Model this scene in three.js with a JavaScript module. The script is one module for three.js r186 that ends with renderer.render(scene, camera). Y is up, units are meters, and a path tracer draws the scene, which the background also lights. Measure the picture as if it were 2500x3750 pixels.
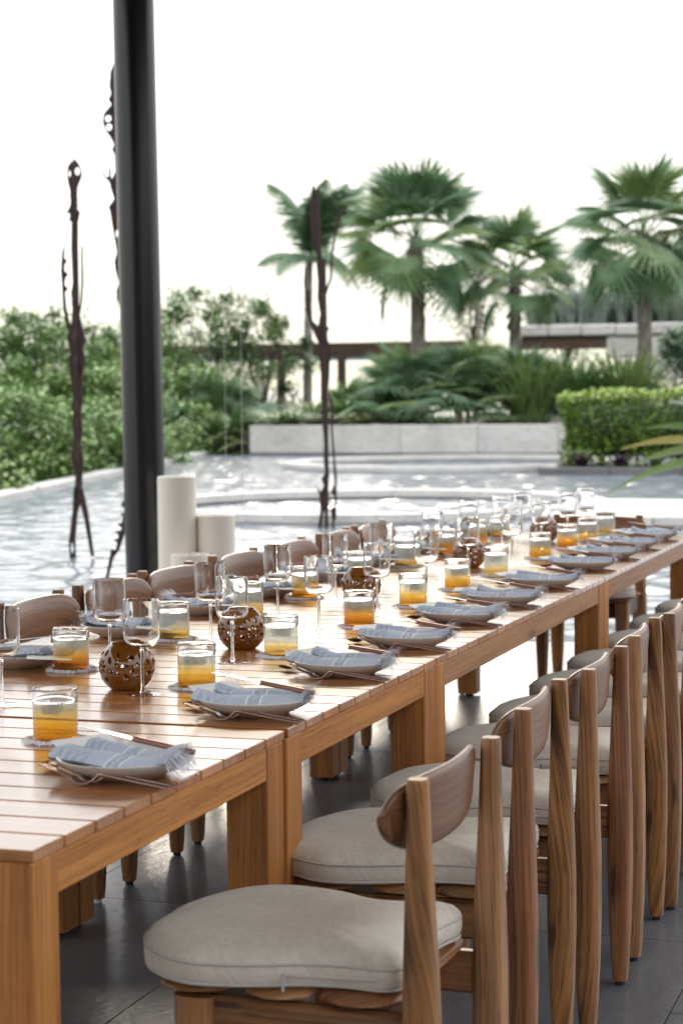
import * as THREE from 'three';
import { ConvexGeometry } from 'three/addons/geometries/ConvexGeometry.js';
import { mergeGeometries, mergeVertices } from 'three/addons/utils/BufferGeometryUtils.js';
import { Brush, Evaluator, SUBTRACTION } from 'three-bvh-csg';

// ---------------------------------------------------------------- camera, sky, sun, exposure
const scene = new THREE.Scene();
const V3 = (x, y, z) => new THREE.Vector3(x, y, z);
const camera = new THREE.PerspectiveCamera(28.42, 682 / 1024, 0.05, 9000);
camera.position.set(1.337, 1.419, 2.608);
{
  const f = V3(-0.31254, -0.06017, -0.948), r = V3(0.94986, -0.01012, -0.31252), u = V3(-0.00921, 0.99814, -0.06031);
  camera.quaternion.setFromRotationMatrix(new THREE.Matrix4().makeBasis(r, u, f.clone().negate()));
}
camera.focus = 4.75;
camera.userData.fStop = 5.6;

const SUN = V3(-0.30, 0.40, -0.92).normalize();
{
  const W = 512, H = 256, d = new Float32Array(W * H * 4);
  for (let j = 0; j < H; j++) for (let i = 0; i < W; i++) {
    const el = ((j + 0.5) / H - 0.5) * Math.PI, az = ((i + 0.5) / W - 0.5) * 2 * Math.PI;
    const x = Math.cos(el) * Math.cos(az), y = Math.sin(el), z = Math.cos(el) * Math.sin(az);
    const up = Math.max(0, y), c = Math.max(0, x * SUN.x + y * SUN.y + z * SUN.z);
    const cl = 0.04 * Math.sin(az * 5 + 9 * el) * Math.sin(el * 23 + 2 * az) + 0.03 * Math.sin(az * 11 - el * 17);
    const L = 0.56 + 1.05 * up + 0.8 * cl + 0.10 * Math.pow(c, 8), warm = 0.10 * Math.exp(-up * 7) + 0.06 * Math.pow(c, 10);
    const k = (j * W + i) * 4;
    d[k] = L * (0.955 + warm * 0.9); d[k + 1] = L * (0.985 + warm * 0.25); d[k + 2] = L * (1.045 - warm * 0.6 - 0.19 * Math.exp(-up * 15)); d[k + 3] = 1;
  }
  const sky = new THREE.DataTexture(d, W, H, THREE.RGBAFormat, THREE.FloatType);
  sky.mapping = THREE.EquirectangularReflectionMapping; sky.magFilter = THREE.LinearFilter; sky.minFilter = THREE.LinearFilter; sky.needsUpdate = true;
  scene.background = sky; scene.environment = sky;
}
const sun = new THREE.DirectionalLight(0xfff0da, 0.5);
sun.position.copy(SUN.clone().multiplyScalar(80)); sun.castShadow = true; sun.shadow.radius = 22; sun.shadow.mapSize.set(2048, 2048);
Object.assign(sun.shadow.camera, { left: -30, right: 30, top: 30, bottom: -30, near: 1, far: 200 });
scene.add(sun);
const EXPOSURE = 2.25;

// ---------------------------------------------------------------- helpers
function rng(seed) { let s = seed >>> 0; return () => { s = (s + 0x6d2b79f5) | 0; let t = Math.imul(s ^ (s >>> 15), 1 | s); t = (t + Math.imul(t ^ (t >>> 7), 61 | t)) ^ t; return ((t ^ (t >>> 14)) >>> 0) / 4294967296; }; }
const hash = (x, y, s) => { let h = Math.imul(x, 374761393) ^ Math.imul(y, 668265263) ^ Math.imul(s, 2246822519); h = Math.imul(h ^ (h >>> 13), 1274126177); return ((h ^ (h >>> 16)) >>> 0) / 4294967296; };
function pn(x, y, px, py, s) {            // periodic value noise, period px,py cells
  const xi = Math.floor(x), yi = Math.floor(y), fx = x - xi, fy = y - yi, u = fx * fx * (3 - 2 * fx), v = fy * fy * (3 - 2 * fy);
  const m = (a, n) => ((a % n) + n) % n, a = hash(m(xi, px), m(yi, py), s), b = hash(m(xi + 1, px), m(yi, py), s), c = hash(m(xi, px), m(yi + 1, py), s), e = hash(m(xi + 1, px), m(yi + 1, py), s);
  return a + (b - a) * u + (c - a) * v + (a - b - c + e) * u * v;
}
function fbm(u, v, px, py, s, oct = 4) { let t = 0, a = 0.5, n = 0; for (let i = 0; i < oct; i++) { t += a * pn(u * px, v * py, px, py, s + i); n += a; a *= 0.5; px *= 2; py *= 2; } return t / n; }
const enc = (c) => (c <= 0.0031308 ? 12.92 * c : 1.055 * Math.pow(c, 1 / 2.4) - 0.055);
function tex(w, h, fn, color, mu = 1, mv = 1) {          // fn(u, v) -> [r,g,b] linear (colour) or value; repeats every mu x mv metres
  const d = new Uint8Array(w * h * 4);
  for (let j = 0; j < h; j++) for (let i = 0; i < w; i++) {
    let c = fn((i + 0.5) / w, (j + 0.5) / h); if (typeof c === 'number') c = [c, c, c];
    const k = (j * w + i) * 4;
    for (let q = 0; q < 3; q++) { const x = Math.min(1, Math.max(0, c[q])); d[k + q] = Math.round(255 * (color ? enc(x) : x)); }
    d[k + 3] = 255;
  }
  const t = new THREE.DataTexture(d, w, h); t.wrapS = t.wrapT = THREE.RepeatWrapping; t.magFilter = THREE.LinearFilter; t.minFilter = THREE.LinearMipmapLinearFilter; t.generateMipmaps = true;
  if (color) t.colorSpace = THREE.SRGBColorSpace;
  t.repeat.set(1 / mu, 1 / mv); t.needsUpdate = true; return t;
}
const lerp3 = (a, b, t) => [a[0] + (b[0] - a[0]) * t, a[1] + (b[1] - a[1]) * t, a[2] + (b[2] - a[2]) * t];
const std = (o) => new THREE.MeshStandardMaterial(o), phys = (o) => new THREE.MeshPhysicalMaterial(o);
const rgb = (r, g, b) => new THREE.Color().setRGB(r, g, b);

const used = {};
function numbered(n) { if (!(n in used)) { used[n] = 0; return n; } used[n]++; return n + '_' + String(used[n]).padStart(3, '0'); }
function tag(o, label, category, group, kind) { if (label) o.userData.label = label; if (category) o.userData.category = category; if (group) o.userData.group = group; if (kind) o.userData.kind = kind; return o; }
function thing(name, label, category, pos = [0, 0, 0], turn = 0, group) { const o = new THREE.Group(); o.name = numbered(name); o.position.set(...pos); o.rotation.y = turn; scene.add(o); return tag(o, label, category, group); }
function part(name, geo, mat, parent) { const m = new THREE.Mesh(geo, mat); m.name = name; m.castShadow = m.receiveShadow = true; parent.add(m); return m; }
function top(name, geo, mat, label, category, group, kind) { const m = new THREE.Mesh(geo, mat); m.name = numbered(name); m.castShadow = m.receiveShadow = true; scene.add(m); return tag(m, label, category, group, kind); }
function copyOf(o, pos, turn, label) { const c = o.clone(); c.name = numbered(o.userData.base || o.name); c.userData = { ...o.userData }; c.position.set(...pos); c.rotation.y = turn; scene.add(c); if (label) c.userData.label = label; return c; }

function boxUV(g, grain = 'x', ou = 0, ov = 0) {        // u runs along the grain, in metres
  const p = g.attributes.position, n = g.attributes.normal, uv = new Float32Array(p.count * 2);
  for (let i = 0; i < p.count; i++) {
    const q = { x: p.getX(i), y: p.getY(i), z: p.getZ(i) }, a = { x: Math.abs(n.getX(i)), y: Math.abs(n.getY(i)), z: Math.abs(n.getZ(i)) };
    const others = ['x', 'y', 'z'].filter((k) => k !== grain); let across = a[others[0]] > a[others[1]] ? others[1] : others[0];
    let u = q[grain], v = q[across] + (across === others[0] ? 0 : 0.37);
    if (a[grain] > 0.75) { u = q[others[0]] * 0.3; v = q[others[1]]; }
    uv[i * 2] = u + ou; uv[i * 2 + 1] = v + ov;
  }
  g.setAttribute('uv', new THREE.BufferAttribute(uv, 2)); return g;
}
function cbox(w, h, d, c = 0.004, grain = 'x', ou = 0, ov = 0) {     // chamfered box about its centre
  const x = w / 2, y = h / 2, z = d / 2, pts = [];
  for (const a of [-1, 1]) for (const b of [-1, 1]) for (const e of [-1, 1]) pts.push(V3(a * x, b * (y - c), e * (z - c)), V3(a * (x - c), b * y, e * (z - c)), V3(a * (x - c), b * (y - c), e * z));
  const g = new ConvexGeometry(pts); g.computeVertexNormals(); return boxUV(g, grain, ou, ov);
}
const mv = (g, x, y, z) => g.clone().translate(x, y, z);
function loft(rings, o = {}) {            // closed rings of equal count; smooth sides, flat caps
  const n = rings[0].length, pos = [], uv = [], idx = []; let L = o.ou || 0;
  rings.forEach((r, k) => {
    if (k) { const a = r.reduce((s, p) => s.add(p), V3(0, 0, 0)).multiplyScalar(1 / n), b = rings[k - 1].reduce((s, p) => s.add(p), V3(0, 0, 0)).multiplyScalar(1 / n); L += a.distanceTo(b); }
    let P = o.ov || 0;
    for (let i = 0; i <= n; i++) { const p = r[i % n]; if (i) P += p.distanceTo(r[(i - 1) % n]); pos.push(p.x, p.y, p.z); uv.push(L, P); }
  });
  for (let k = 0; k + 1 < rings.length; k++) for (let i = 0; i < n; i++) { const a = k * (n + 1) + i, b = a + n + 1; idx.push(a, b, a + 1, b, b + 1, a + 1); }
  let g = new THREE.BufferGeometry(); g.setAttribute('position', new THREE.Float32BufferAttribute(pos, 3)); g.setIndex(idx); g.computeVertexNormals();
  const N = g.attributes.normal;           // join the seam's normals
  for (let k = 0; k < rings.length; k++) { const a = k * (n + 1), b = a + n, v = V3(N.getX(a) + N.getX(b), N.getY(a) + N.getY(b), N.getZ(a) + N.getZ(b)).normalize(); N.setXYZ(a, v.x, v.y, v.z); N.setXYZ(b, v.x, v.y, v.z); }
  g.setAttribute('uv', new THREE.Float32BufferAttribute(uv, 2));
  const parts = [g];
  for (const end of [0, 1]) {
    if (o.open && (o.open === true || o.open === (end ? 'end' : 'start'))) continue;
    const r = rings[end ? rings.length - 1 : 0], c = r.reduce((s, p) => s.add(p), V3(0, 0, 0)).multiplyScalar(1 / n), cp = [c.x, c.y, c.z], cu = [0, 0], ci = [];
    r.forEach((p) => { cp.push(p.x, p.y, p.z); cu.push((p.x - c.x) * 0.3 + (p.y - c.y) * 0.2, p.z - c.z + (p.y - c.y) * 0.5); });
    for (let i = 0; i < n; i++) { const a = 1 + i, b = 1 + ((i + 1) % n); end ? ci.push(0, b, a) : ci.push(0, a, b); }
    const q = new THREE.BufferGeometry(); q.setAttribute('position', new THREE.Float32BufferAttribute(cp, 3)); q.setIndex(ci); q.computeVertexNormals(); q.setAttribute('uv', new THREE.Float32BufferAttribute(cu, 2)); parts.push(q);
  }
  return parts.length > 1 ? mergeGeometries(parts) : g;
}
function sup(n, a, b, e) { const r = []; for (let i = 0; i < n; i++) { const t = (i / n) * Math.PI * 2 + Math.PI / n, c = Math.cos(t), s = Math.sin(t); r.push([Math.sign(c) * Math.pow(Math.abs(c), 2 / e) * a, Math.sign(s) * Math.pow(Math.abs(s), 2 / e) * b]); } return r; }
function lathe(pts, seg = 40) { return new THREE.LatheGeometry(pts.map(([x, y]) => new THREE.Vector2(x, y)), seg); }
function tube(pts, r, seg = 6, steps = 12, taper) {
  const c = new THREE.CatmullRomCurve3(pts.map((p) => (p.isVector3 ? p : V3(...p)))), rings = []; let up = V3(0.13, 0.2, 0.97).normalize();
  for (let i = 0; i <= steps; i++) {
    const t = i / steps, p = c.getPoint(t), d = c.getTangent(t), a = V3().crossVectors(d, up).normalize(), b = V3().crossVectors(d, a), R = taper ? r + (taper - r) * t : r, ring = [];
    for (let k = 0; k < seg; k++) { const q = -(k / seg) * Math.PI * 2; ring.push(p.clone().addScaledVector(a, Math.cos(q) * R).addScaledVector(b, Math.sin(q) * R)); }
    rings.push(ring);
  }
  return loft(rings);
}
function soup(tris, cols) {               // flat triangles [[x,y,z]x3], optional per-triangle colour
  const p = new Float32Array(tris.length * 9); tris.forEach((t, i) => { for (let k = 0; k < 3; k++) { p[i * 9 + k * 3] = t[k][0]; p[i * 9 + k * 3 + 1] = t[k][1]; p[i * 9 + k * 3 + 2] = t[k][2]; } });
  const g = new THREE.BufferGeometry(); g.setAttribute('position', new THREE.BufferAttribute(p, 3));
  if (cols) { const c = new Float32Array(tris.length * 9); cols.forEach((q, i) => { for (let k = 0; k < 3; k++) { c[i * 9 + k * 3] = q[0]; c[i * 9 + k * 3 + 1] = q[1]; c[i * 9 + k * 3 + 2] = q[2]; } }); g.setAttribute('color', new THREE.BufferAttribute(c, 3)); }
  g.computeVertexNormals(); return g;
}
const ORD = ['nearest', 'second', 'third', 'fourth', 'fifth', 'sixth', 'seventh', 'eighth', 'ninth', 'tenth', 'eleventh', 'twelfth'];
const nth = (i) => ORD[i];

// ---------------------------------------------------------------- textures and materials
function woodMap(light, dark, s, streak = 0.5, knots = 0) {
  const K = []; const r = rng(s); for (let i = 0; i < knots; i++) K.push([r(), r(), 0.012 + 0.02 * r()]);
  return tex(1024, 256, (u, v) => {
    let vv = v, kn = 0;
    for (const [a, b, q] of K) { const du = Math.min(Math.abs(u - a), 1 - Math.abs(u - a)) * 0.32, dv0 = v - b, dv = dv0 - Math.round(dv0), e = Math.hypot(du, dv * 0.25) / q; vv += 0.03 * Math.sign(dv) * Math.exp(-e * e * 0.6); kn = Math.max(kn, Math.exp(-e * e * 4)); }
    vv = vv - Math.floor(vv);
    const w = 0.06 * (fbm(u, vv, 3, 2, s + 7, 3) - 0.5), q = (((vv + w) % 1) + 1) % 1;
    const a = fbm(u, q, 2, 9, s, 3), b = fbm(u, q, 4, 60, s + 20, 3), c = pn(u * 26, q * 150, 26, 150, s + 40), fl = Math.max(0, (c - 0.68) * 2.8);
    let t = 0.5 * (a - 0.3) + 0.95 * (b - 0.33) * streak * 2 + 0.6 * fl; t = Math.min(1, Math.max(0, t) + kn * 0.9);
    return lerp3(light, dark, t);
  }, true, 1.3, 0.26);
}
const woodBump = tex(512, 256, (u, v) => 0.5 + 0.5 * (fbm(u, v, 4, 60, 91, 3) - 0.5) - 0.35 * Math.max(0, pn(u * 26, v * 140, 26, 140, 95) - 0.7), false, 0.9, 0.26);
const teakMap = woodMap([0.52, 0.215, 0.050], [0.225, 0.075, 0.016], 11, 0.55);
const teakPale = woodMap([0.45, 0.225, 0.10], [0.20, 0.085, 0.036], 23, 0.6, 3);
const roseMap = woodMap([0.37, 0.205, 0.10], [0.085, 0.040, 0.019], 37, 0.7, 6);
const MT = {};
MT.top = [[1, 1, 1], [0.80, 0.77, 0.74], [1.16, 1.10, 1.02], [0.93, 0.86, 0.78]].map((c) => phys({ map: teakMap, color: rgb(...c), roughness: 0.32, clearcoat: 0.95, clearcoatRoughness: 0.13, bumpMap: woodBump, bumpScale: 0.0004 }));
MT.teakLeg = [[1, 1, 1], [0.85, 0.82, 0.8], [0.72, 0.66, 0.62]].map((c) => std({ map: teakMap, color: rgb(...c), roughness: 0.5, bumpMap: woodBump, bumpScale: 0.0005 }));
MT.teakApron = [[0.95, 0.95, 0.95], [0.82, 0.8, 0.8]].map((c) => std({ map: teakPale, color: rgb(...c), roughness: 0.5, bumpMap: woodBump, bumpScale: 0.0005 }));
MT.chair = [[1.08, 0.98, 0.85], [0.84, 0.62, 0.50], [1.0, 0.84, 0.52], [0.70, 0.60, 0.48], [0.98, 0.81, 0.63], [1.1, 1.0, 0.88]].map((c) => std({ map: roseMap, color: rgb(...c), roughness: 0.42, bumpMap: woodBump, bumpScale: 0.0006 }));
MT.crest = [[0.56, 0.56, 0.62], [0.46, 0.42, 0.42], [0.62, 0.58, 0.60]].map((c) => std({ map: teakPale, color: rgb(...c), roughness: 0.36, bumpMap: woodBump, bumpScale: 0.0003 }));
MT.dark = std({ map: roseMap, color: rgb(0.24, 0.19, 0.17), roughness: 0.5, bumpMap: woodBump, bumpScale: 0.0005 });
const weave = tex(256, 256, (u, v) => 0.5 + 0.22 * Math.sin(u * 2 * Math.PI * 64) * Math.cos(v * 2 * Math.PI * 64) + 0.4 * (fbm(u, v, 60, 60, 5, 2) - 0.5), false, 0.12, 0.12);
const cloth = tex(256, 256, (u, v) => { const t = 0.90 + 0.2 * (fbm(u, v, 40, 40, 3, 2) - 0.5) + 0.12 * (fbm(u, v, 4, 4, 9, 3) - 0.5); return [t, t, t]; }, true, 0.3, 0.3);
MT.cushion = std({ map: cloth, color: rgb(0.64, 0.59, 0.505), roughness: 0.95, bumpMap: weave, bumpScale: 0.00015 });
MT.piping = std({ color: rgb(0.50, 0.47, 0.42), roughness: 0.95 });
MT.zip = std({ color: rgb(0.7, 0.72, 0.75), roughness: 0.3, metalness: 0.9 });
MT.padDark = std({ color: rgb(0.02, 0.02, 0.02), roughness: 0.7 });
MT.padWhite = std({ color: rgb(0.75, 0.75, 0.76), roughness: 0.6 });
const speck = tex(512, 512, (u, v) => { const s = pn(u * 120, v * 120, 120, 120, 8) > 0.94 ? 0.55 : 1, t = s * (0.97 + 0.05 * (fbm(u, v, 6, 6, 4, 3) - 0.5)); return [t, t * 0.99, t * 0.96]; }, true, 1, 1);
MT.plate = std({ map: speck, color: rgb(0.72, 0.715, 0.69), roughness: 0.34 });
MT.copper = std({ color: rgb(0.50, 0.36, 0.30), roughness: 0.26, metalness: 1 });
MT.knifeHandle = std({ color: rgb(0.33, 0.16, 0.115), roughness: 0.34, metalness: 0.75 });
MT.steel = std({ color: rgb(0.78, 0.76, 0.73), roughness: 0.16, metalness: 1 });
MT.card = std({ color: rgb(0.80, 0.80, 0.76), roughness: 0.8, side: THREE.DoubleSide });
MT.fringe = std({ color: rgb(0.86, 0.87, 0.89), roughness: 1, side: THREE.DoubleSide });
MT.coaster = std({ color: rgb(0.85, 0.86, 0.88), roughness: 1, bumpMap: weave, bumpScale: 0.0003 });
MT.glass = phys({ color: 0xffffff, roughness: 0.0, transmission: 1, thickness: 0.05, ior: 1.5 });
MT.pane = phys({ color: 0xffffff, roughness: 0.02, transmission: 1, thickness: 0, ior: 1.5, side: THREE.DoubleSide });
MT.ceramic = phys({ color: rgb(0.23, 0.082, 0.012), roughness: 0.10, clearcoat: 0.3, clearcoatRoughness: 0.05 });
MT.wax = std({ color: rgb(0.78, 0.72, 0.62), roughness: 0.6 });
MT.wick = std({ color: rgb(0.03, 0.025, 0.02), roughness: 1 });
MT.pole = phys({ color: rgb(0.008, 0.010, 0.013), roughness: 0.24, bumpMap: tex(128, 128, (u, v) => fbm(u, v, 40, 40, 3, 2), false, 0.3, 0.3), bumpScale: 0.0003 });
const rustMap = tex(256, 256, (u, v) => lerp3([0.018, 0.009, 0.008], [0.042, 0.018, 0.013], fbm(u, v, 6, 6, 12, 4)), true, 0.6, 0.6);
MT.rust = std({ map: rustMap, roughness: 0.75, metalness: 0.25 });
// napkin cloth: pale blue-grey with flowered bands and white double stripes across its length
function napkinTex(s) {
  return tex(512, 256, (u, v) => {
    const wv = 0.92 + 0.16 * (pn(u * 256, v * 128, 256, 128, s) - 0.5) + 0.06 * (fbm(u, v, 8, 4, s + 1, 3) - 0.5); let c = [0.58, 0.645, 0.74];
    const band = (u > 0.03 && u < 0.3) || (u > 0.49 && u < 0.6);
    if (band) { const f = Math.sin(u * 260 + 2 * Math.sin(v * 90)) * Math.sin(v * 120 + 2 * Math.sin(u * 170)), q = pn(u * 170, v * 80, 170, 80, s + 3); c = lerp3([0.39, 0.47, 0.59], [0.76, 0.79, 0.83], Math.min(1, Math.max(0, 0.35 + 0.9 * f * q + 0.5 * (q - 0.5)))); }
    if ((u > 0.47 && u < 0.492) || (u > 0.6 && u < 0.622)) c = [0.86, 0.87, 0.88];
    return c.map((x) => x * wv);
  }, true, 1, 1);
}
MT.napkin = std({ map: napkinTex(5), roughness: 0.97, bumpMap: tex(256, 128, (u, v) => pn(u * 128, v * 64, 128, 64, 2), false, 1, 1), bumpScale: 0.00015 });
const slate = tex(1024, 1024, (u, v) => { const a = fbm(u, v, 4, 4, 3, 5), b = fbm(u, v, 60, 60, 7, 2), sc = Math.max(0, fbm(u + 0.12 * v, v, 3, 20, 14, 4) - 0.62) * 0.4; const t = 0.086 + 0.10 * (a - 0.3) + 0.03 * (b - 0.5) + 0.05 * sc; return [t * 0.97, t * 0.99, t * 1.03]; }, true, 2.4, 2.4);
const slateBump = tex(1024, 1024, (u, v) => 0.5 * fbm(u, v, 90, 90, 17, 3) + 0.5 * fbm(u, v, 8, 8, 27, 4), false, 1.7, 1.7);
MT.tile = [0.94, 1, 1.07].map((k) => std({ map: slate, color: rgb(k * 0.97, k, k * 1.04), roughness: 0.30, bumpMap: slateBump, bumpScale: 0.0016 }));
MT.grout = std({ color: rgb(0.025, 0.025, 0.027), roughness: 0.9 });
const stone = tex(512, 512, (u, v) => { const a = fbm(u, v, 3, 5, 31, 5), p = fbm(u, v, 40, 40, 35, 2) > 0.66 ? 0.85 : 1; return [0.50 * p * (0.82 + 0.4 * (a - 0.4)), 0.485 * p * (0.82 + 0.4 * (a - 0.4)), 0.455 * p * (0.8 + 0.4 * (a - 0.4))]; }, true, 2, 2);
const stoneBump = tex(512, 512, (u, v) => fbm(u, v, 20, 20, 41, 4), false, 1.5, 1.5);
MT.stone = std({ map: stone, roughness: 0.85, bumpMap: stoneBump, bumpScale: 0.006 });
MT.stoneDark = std({ map: stone, color: rgb(0.22, 0.23, 0.25), roughness: 0.6 });
const ripple = tex(1024, 1024, (u, v) => { const a = fbm(u + 0.02 * Math.sin(v * 12.566), v, 9, 14, 51, 4), b = fbm(u, v, 34, 44, 61, 2); return 0.65 * a + 0.3 * b; }, false, 4.2, 4.2);
MT.water = phys({ color: rgb(0.20, 0.22, 0.245), roughness: 0.14, ior: 1.33, bumpMap: ripple, bumpScale: 0.004 });
MT.sea = phys({ color: rgb(0.03, 0.06, 0.07), roughness: 0.15, ior: 1.33, bumpMap: ripple, bumpScale: 0.05 });
MT.soil = std({ color: rgb(0.05, 0.042, 0.03), roughness: 1 });
MT.ceiling = std({ map: teakPale, color: rgb(0.5, 0.45, 0.42), roughness: 0.6 });
MT.pergola = std({ map: roseMap, color: rgb(0.24, 0.25, 0.29), roughness: 0.7 });
MT.awning = std({ color: rgb(0.24, 0.31, 0.42), roughness: 0.8 });
const leafMat = (o = {}) => phys({ vertexColors: true, roughness: 0.55, transmission: 0.32, thickness: 0, side: THREE.DoubleSide, ...o });
MT.leaf = leafMat();
MT.frond = [[0.135, 0.24, 0.11], [0.115, 0.215, 0.10], [0.165, 0.265, 0.105], [0.19, 0.275, 0.085]].map((c) => phys({ color: rgb(...c), roughness: 0.5, transmission: 0.4, thickness: 0, side: THREE.DoubleSide }));
MT.frondPale = [[0.13, 0.23, 0.06], [0.10, 0.20, 0.055], [0.16, 0.22, 0.06]].map((c) => phys({ color: rgb(...c), roughness: 0.45, transmission: 0.35, thickness: 0, side: THREE.DoubleSide }));
const barkMap = tex(256, 512, (u, v) => { const ring = pn(u * 5, v * 26, 5, 26, 71), t = 0.09 + 0.10 * ring + 0.05 * (fbm(u, v, 12, 20, 73, 3) - 0.5); return [t * 1.08, t * 0.93, t * 0.8]; }, true, 1, 1.6);
MT.bark = std({ map: barkMap, roughness: 0.95, bumpMap: tex(128, 256, (u, v) => pn(u * 6, v * 26, 6, 26, 71), false, 1, 1.6), bumpScale: 0.03 });
MT.barkGrey = std({ map: barkMap, color: rgb(1.5, 1.6, 1.75), roughness: 0.95 });
MT.twig = std({ color: rgb(0.07, 0.055, 0.04), roughness: 1 });
// ---------------------------------------------------------------- the setting: floor, water, roof, walls
function struct(name, geo, mat) { return top(name, geo, mat, null, null, null, 'structure'); }
{
  const floor = new THREE.Group(); floor.name = 'floor'; floor.userData.kind = 'structure'; scene.add(floor);
  part('slab', new THREE.BoxGeometry(16, 0.3, 20).translate(0.6, -0.162, 1.55), MT.grout, floor);
  const r = rng(4), shapes = []; for (let i = 0; i < 5; i++) shapes.push(boxUV(new THREE.BoxGeometry(0.597, 0.012, 1.197), 'z', i * 0.71, i * 0.43));
  const far = [];
  for (let i = -11; i <= 15; i++) for (let j = -8; j <= 9; j++) {
    const x = 0.32 + 0.6 * i, z = -2.51 - 0.6 + 1.2 * j + (((i % 2) + 2) % 2 ? -0.6 : 0), z0 = z - 0.6 < -8.43 ? -8.43 : z - 0.6, z1 = z + 0.6;
    if (z1 < -8.35) continue;
    const inView = x > -5.2 && x < 2.3 && z < 1.5;
    let g = shapes[Math.floor(r() * 5)];
    if (z0 > z - 0.6) g = boxUV(new THREE.BoxGeometry(0.597, 0.012, z1 - z0 - 0.003), 'z', i * 0.3, i * 0.17);
    const y = -0.006 + 0.0008 * (r() - 0.5);
    if (!inView) { far.push(mv(g, x, y, (z0 + z1) / 2)); continue; }
    const t = part('tile', g, MT.tile[Math.floor(r() * 3)], floor); t.position.set(x, y, (z0 + z1) / 2);
  }
  const ft = part('tile_field', mergeGeometries(far), MT.tile[1], floor); ft.userData.kind = 'stuff';
}
// pool water with its edges; the sea beyond the infinity edge
{
  // rippled sheet: real waves, finer near the terrace
  const r = rng(77), waves = []; for (let i = 0; i < 26; i++) { const L = 0.26 * Math.pow(3.4, r()), a = -0.9 + 2.6 * (r() - 0.5), k = 6.2832 / L; waves.push([Math.cos(a) * k, Math.sin(a) * k, r() * 6.28, 0.0040 * L * (0.5 + r())]); }
  const left = (z) => (z > -8.46 ? -7.6 : z > -21.3 ? -7.6 - 3.87 * (-8.46 - z) / 12.84 : -11.47 - 4.68 * (-21.3 - z) / 19.6);
  const P = [], N = [], U = [], I = [], nx = 190; let rows = 0;
  for (let z = -8.46; z > -40.9; z -= 0.06 + 0.0035 * (-8.46 - z)) { const x0 = left(z), x1 = 7.5; for (let i = 0; i <= nx; i++) { const x = x0 + (x1 - x0) * Math.pow(i / nx, 1.15); let h = 0, dx = 0, dz = 0; for (const [a, b, p, A] of waves) { const q = a * x + b * z + p + 0.8 * Math.sin(0.7 * x + 0.4 * z + p); h += A * Math.sin(q); dx += A * a * Math.cos(q); dz += A * b * Math.cos(q); } const n = V3(-dx, 1, -dz).normalize(); P.push(x, -0.03 + h, z); N.push(n.x, n.y, n.z); U.push(x, z); } rows++; }
  for (let j = 0; j + 1 < rows; j++) for (let i = 0; i < nx; i++) { const a = j * (nx + 1) + i, b = a + nx + 1; I.push(a, a + 1, b, b, a + 1, b + 1); }
  const wg = new THREE.BufferGeometry(); wg.setAttribute('position', new THREE.Float32BufferAttribute(P, 3)); wg.setAttribute('normal', new THREE.Float32BufferAttribute(N, 3)); wg.setAttribute('uv', new THREE.Float32BufferAttribute(U, 2)); wg.setIndex(I);
  struct('water', wg, MT.water);
  const g = new THREE.PlaneGeometry(6000, 6000).rotateX(-Math.PI / 2).translate(0, -1.4, -1200);
  const uv = g.attributes.uv; for (let i = 0; i < uv.count; i++) uv.setXY(i, uv.getX(i) * 1500, uv.getY(i) * 1500);
  struct('sea', g, MT.sea);
  // ground of the garden behind the pool and on the right
  const t = new THREE.Shape([[-14.9, 40.25], [9, 40.25], [9, 8.5], [60, 8.5], [60, 72], [-30, 72], [-24, 50], [-16.9, 42]].map(([x, y]) => new THREE.Vector2(x, y)));
  struct('terrain', new THREE.ExtrudeGeometry(t, { depth: 1.75, bevelEnabled: false }).rotateX(-Math.PI / 2).translate(0, -1.35, 0), MT.soil);
  const b = new THREE.Shape([[-40, 16], [-9.5, 14], [-11.85, 21.3], [-16.6, 41.2], [-30, 56], [-60, 56]].map(([x, y]) => new THREE.Vector2(x, y)));
  const bank = new THREE.ShapeGeometry(b).rotateX(-Math.PI / 2).translate(0, -0.9, 0); struct('ground', bank, MT.soil);
}
// roof over the terrace, out of the frame, with the wall that closes it behind the camera
{
  struct('roof', new THREE.BoxGeometry(7.6, 0.35, 16).translate(-0.9, 4.4, -1.0), MT.ceiling);
  struct('back_wall', new THREE.BoxGeometry(26, 4.9, 0.3).translate(4.5, 2.2, 15.2), MT.pergola);
  const w = new THREE.Group(); w.name = 'side_wall'; w.userData.kind = 'structure'; scene.add(w);
  for (let i = 0; i < 9; i++) part('wall_panel', new THREE.BoxGeometry(0.25, 4.4, 2.98).translate(15.6, 2.0, 13 - i * 3), MT.pergola, w);
}
// infinity edge along the left of the pool
{
  const k = thing('pool_curb', 'long pale stone kerb along the overflowing edge of the pool', 'kerb', [0, 0, 0]);
  const a = [-9.95, -15], b = [-16.35, -41.5], L = Math.hypot(b[0] - a[0], b[1] - a[1]), n = 18, ang = Math.atan2(b[0] - a[0], b[1] - a[1]);
  const g = [0, 1, 2].map((i) => cbox(0.36, 0.3, L / n - 0.006, 0.012, 'z', i, i * 0.3));
  for (let i = 0; i < n; i++) { const t = (i + 0.5) / n, m = part('kerb_stone', g[i % 3], MT.stone, k); m.position.set(a[0] + (b[0] - a[0]) * t - 0.12, -0.095, a[1] + (b[1] - a[1]) * t); m.rotation.y = ang; }
}
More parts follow.
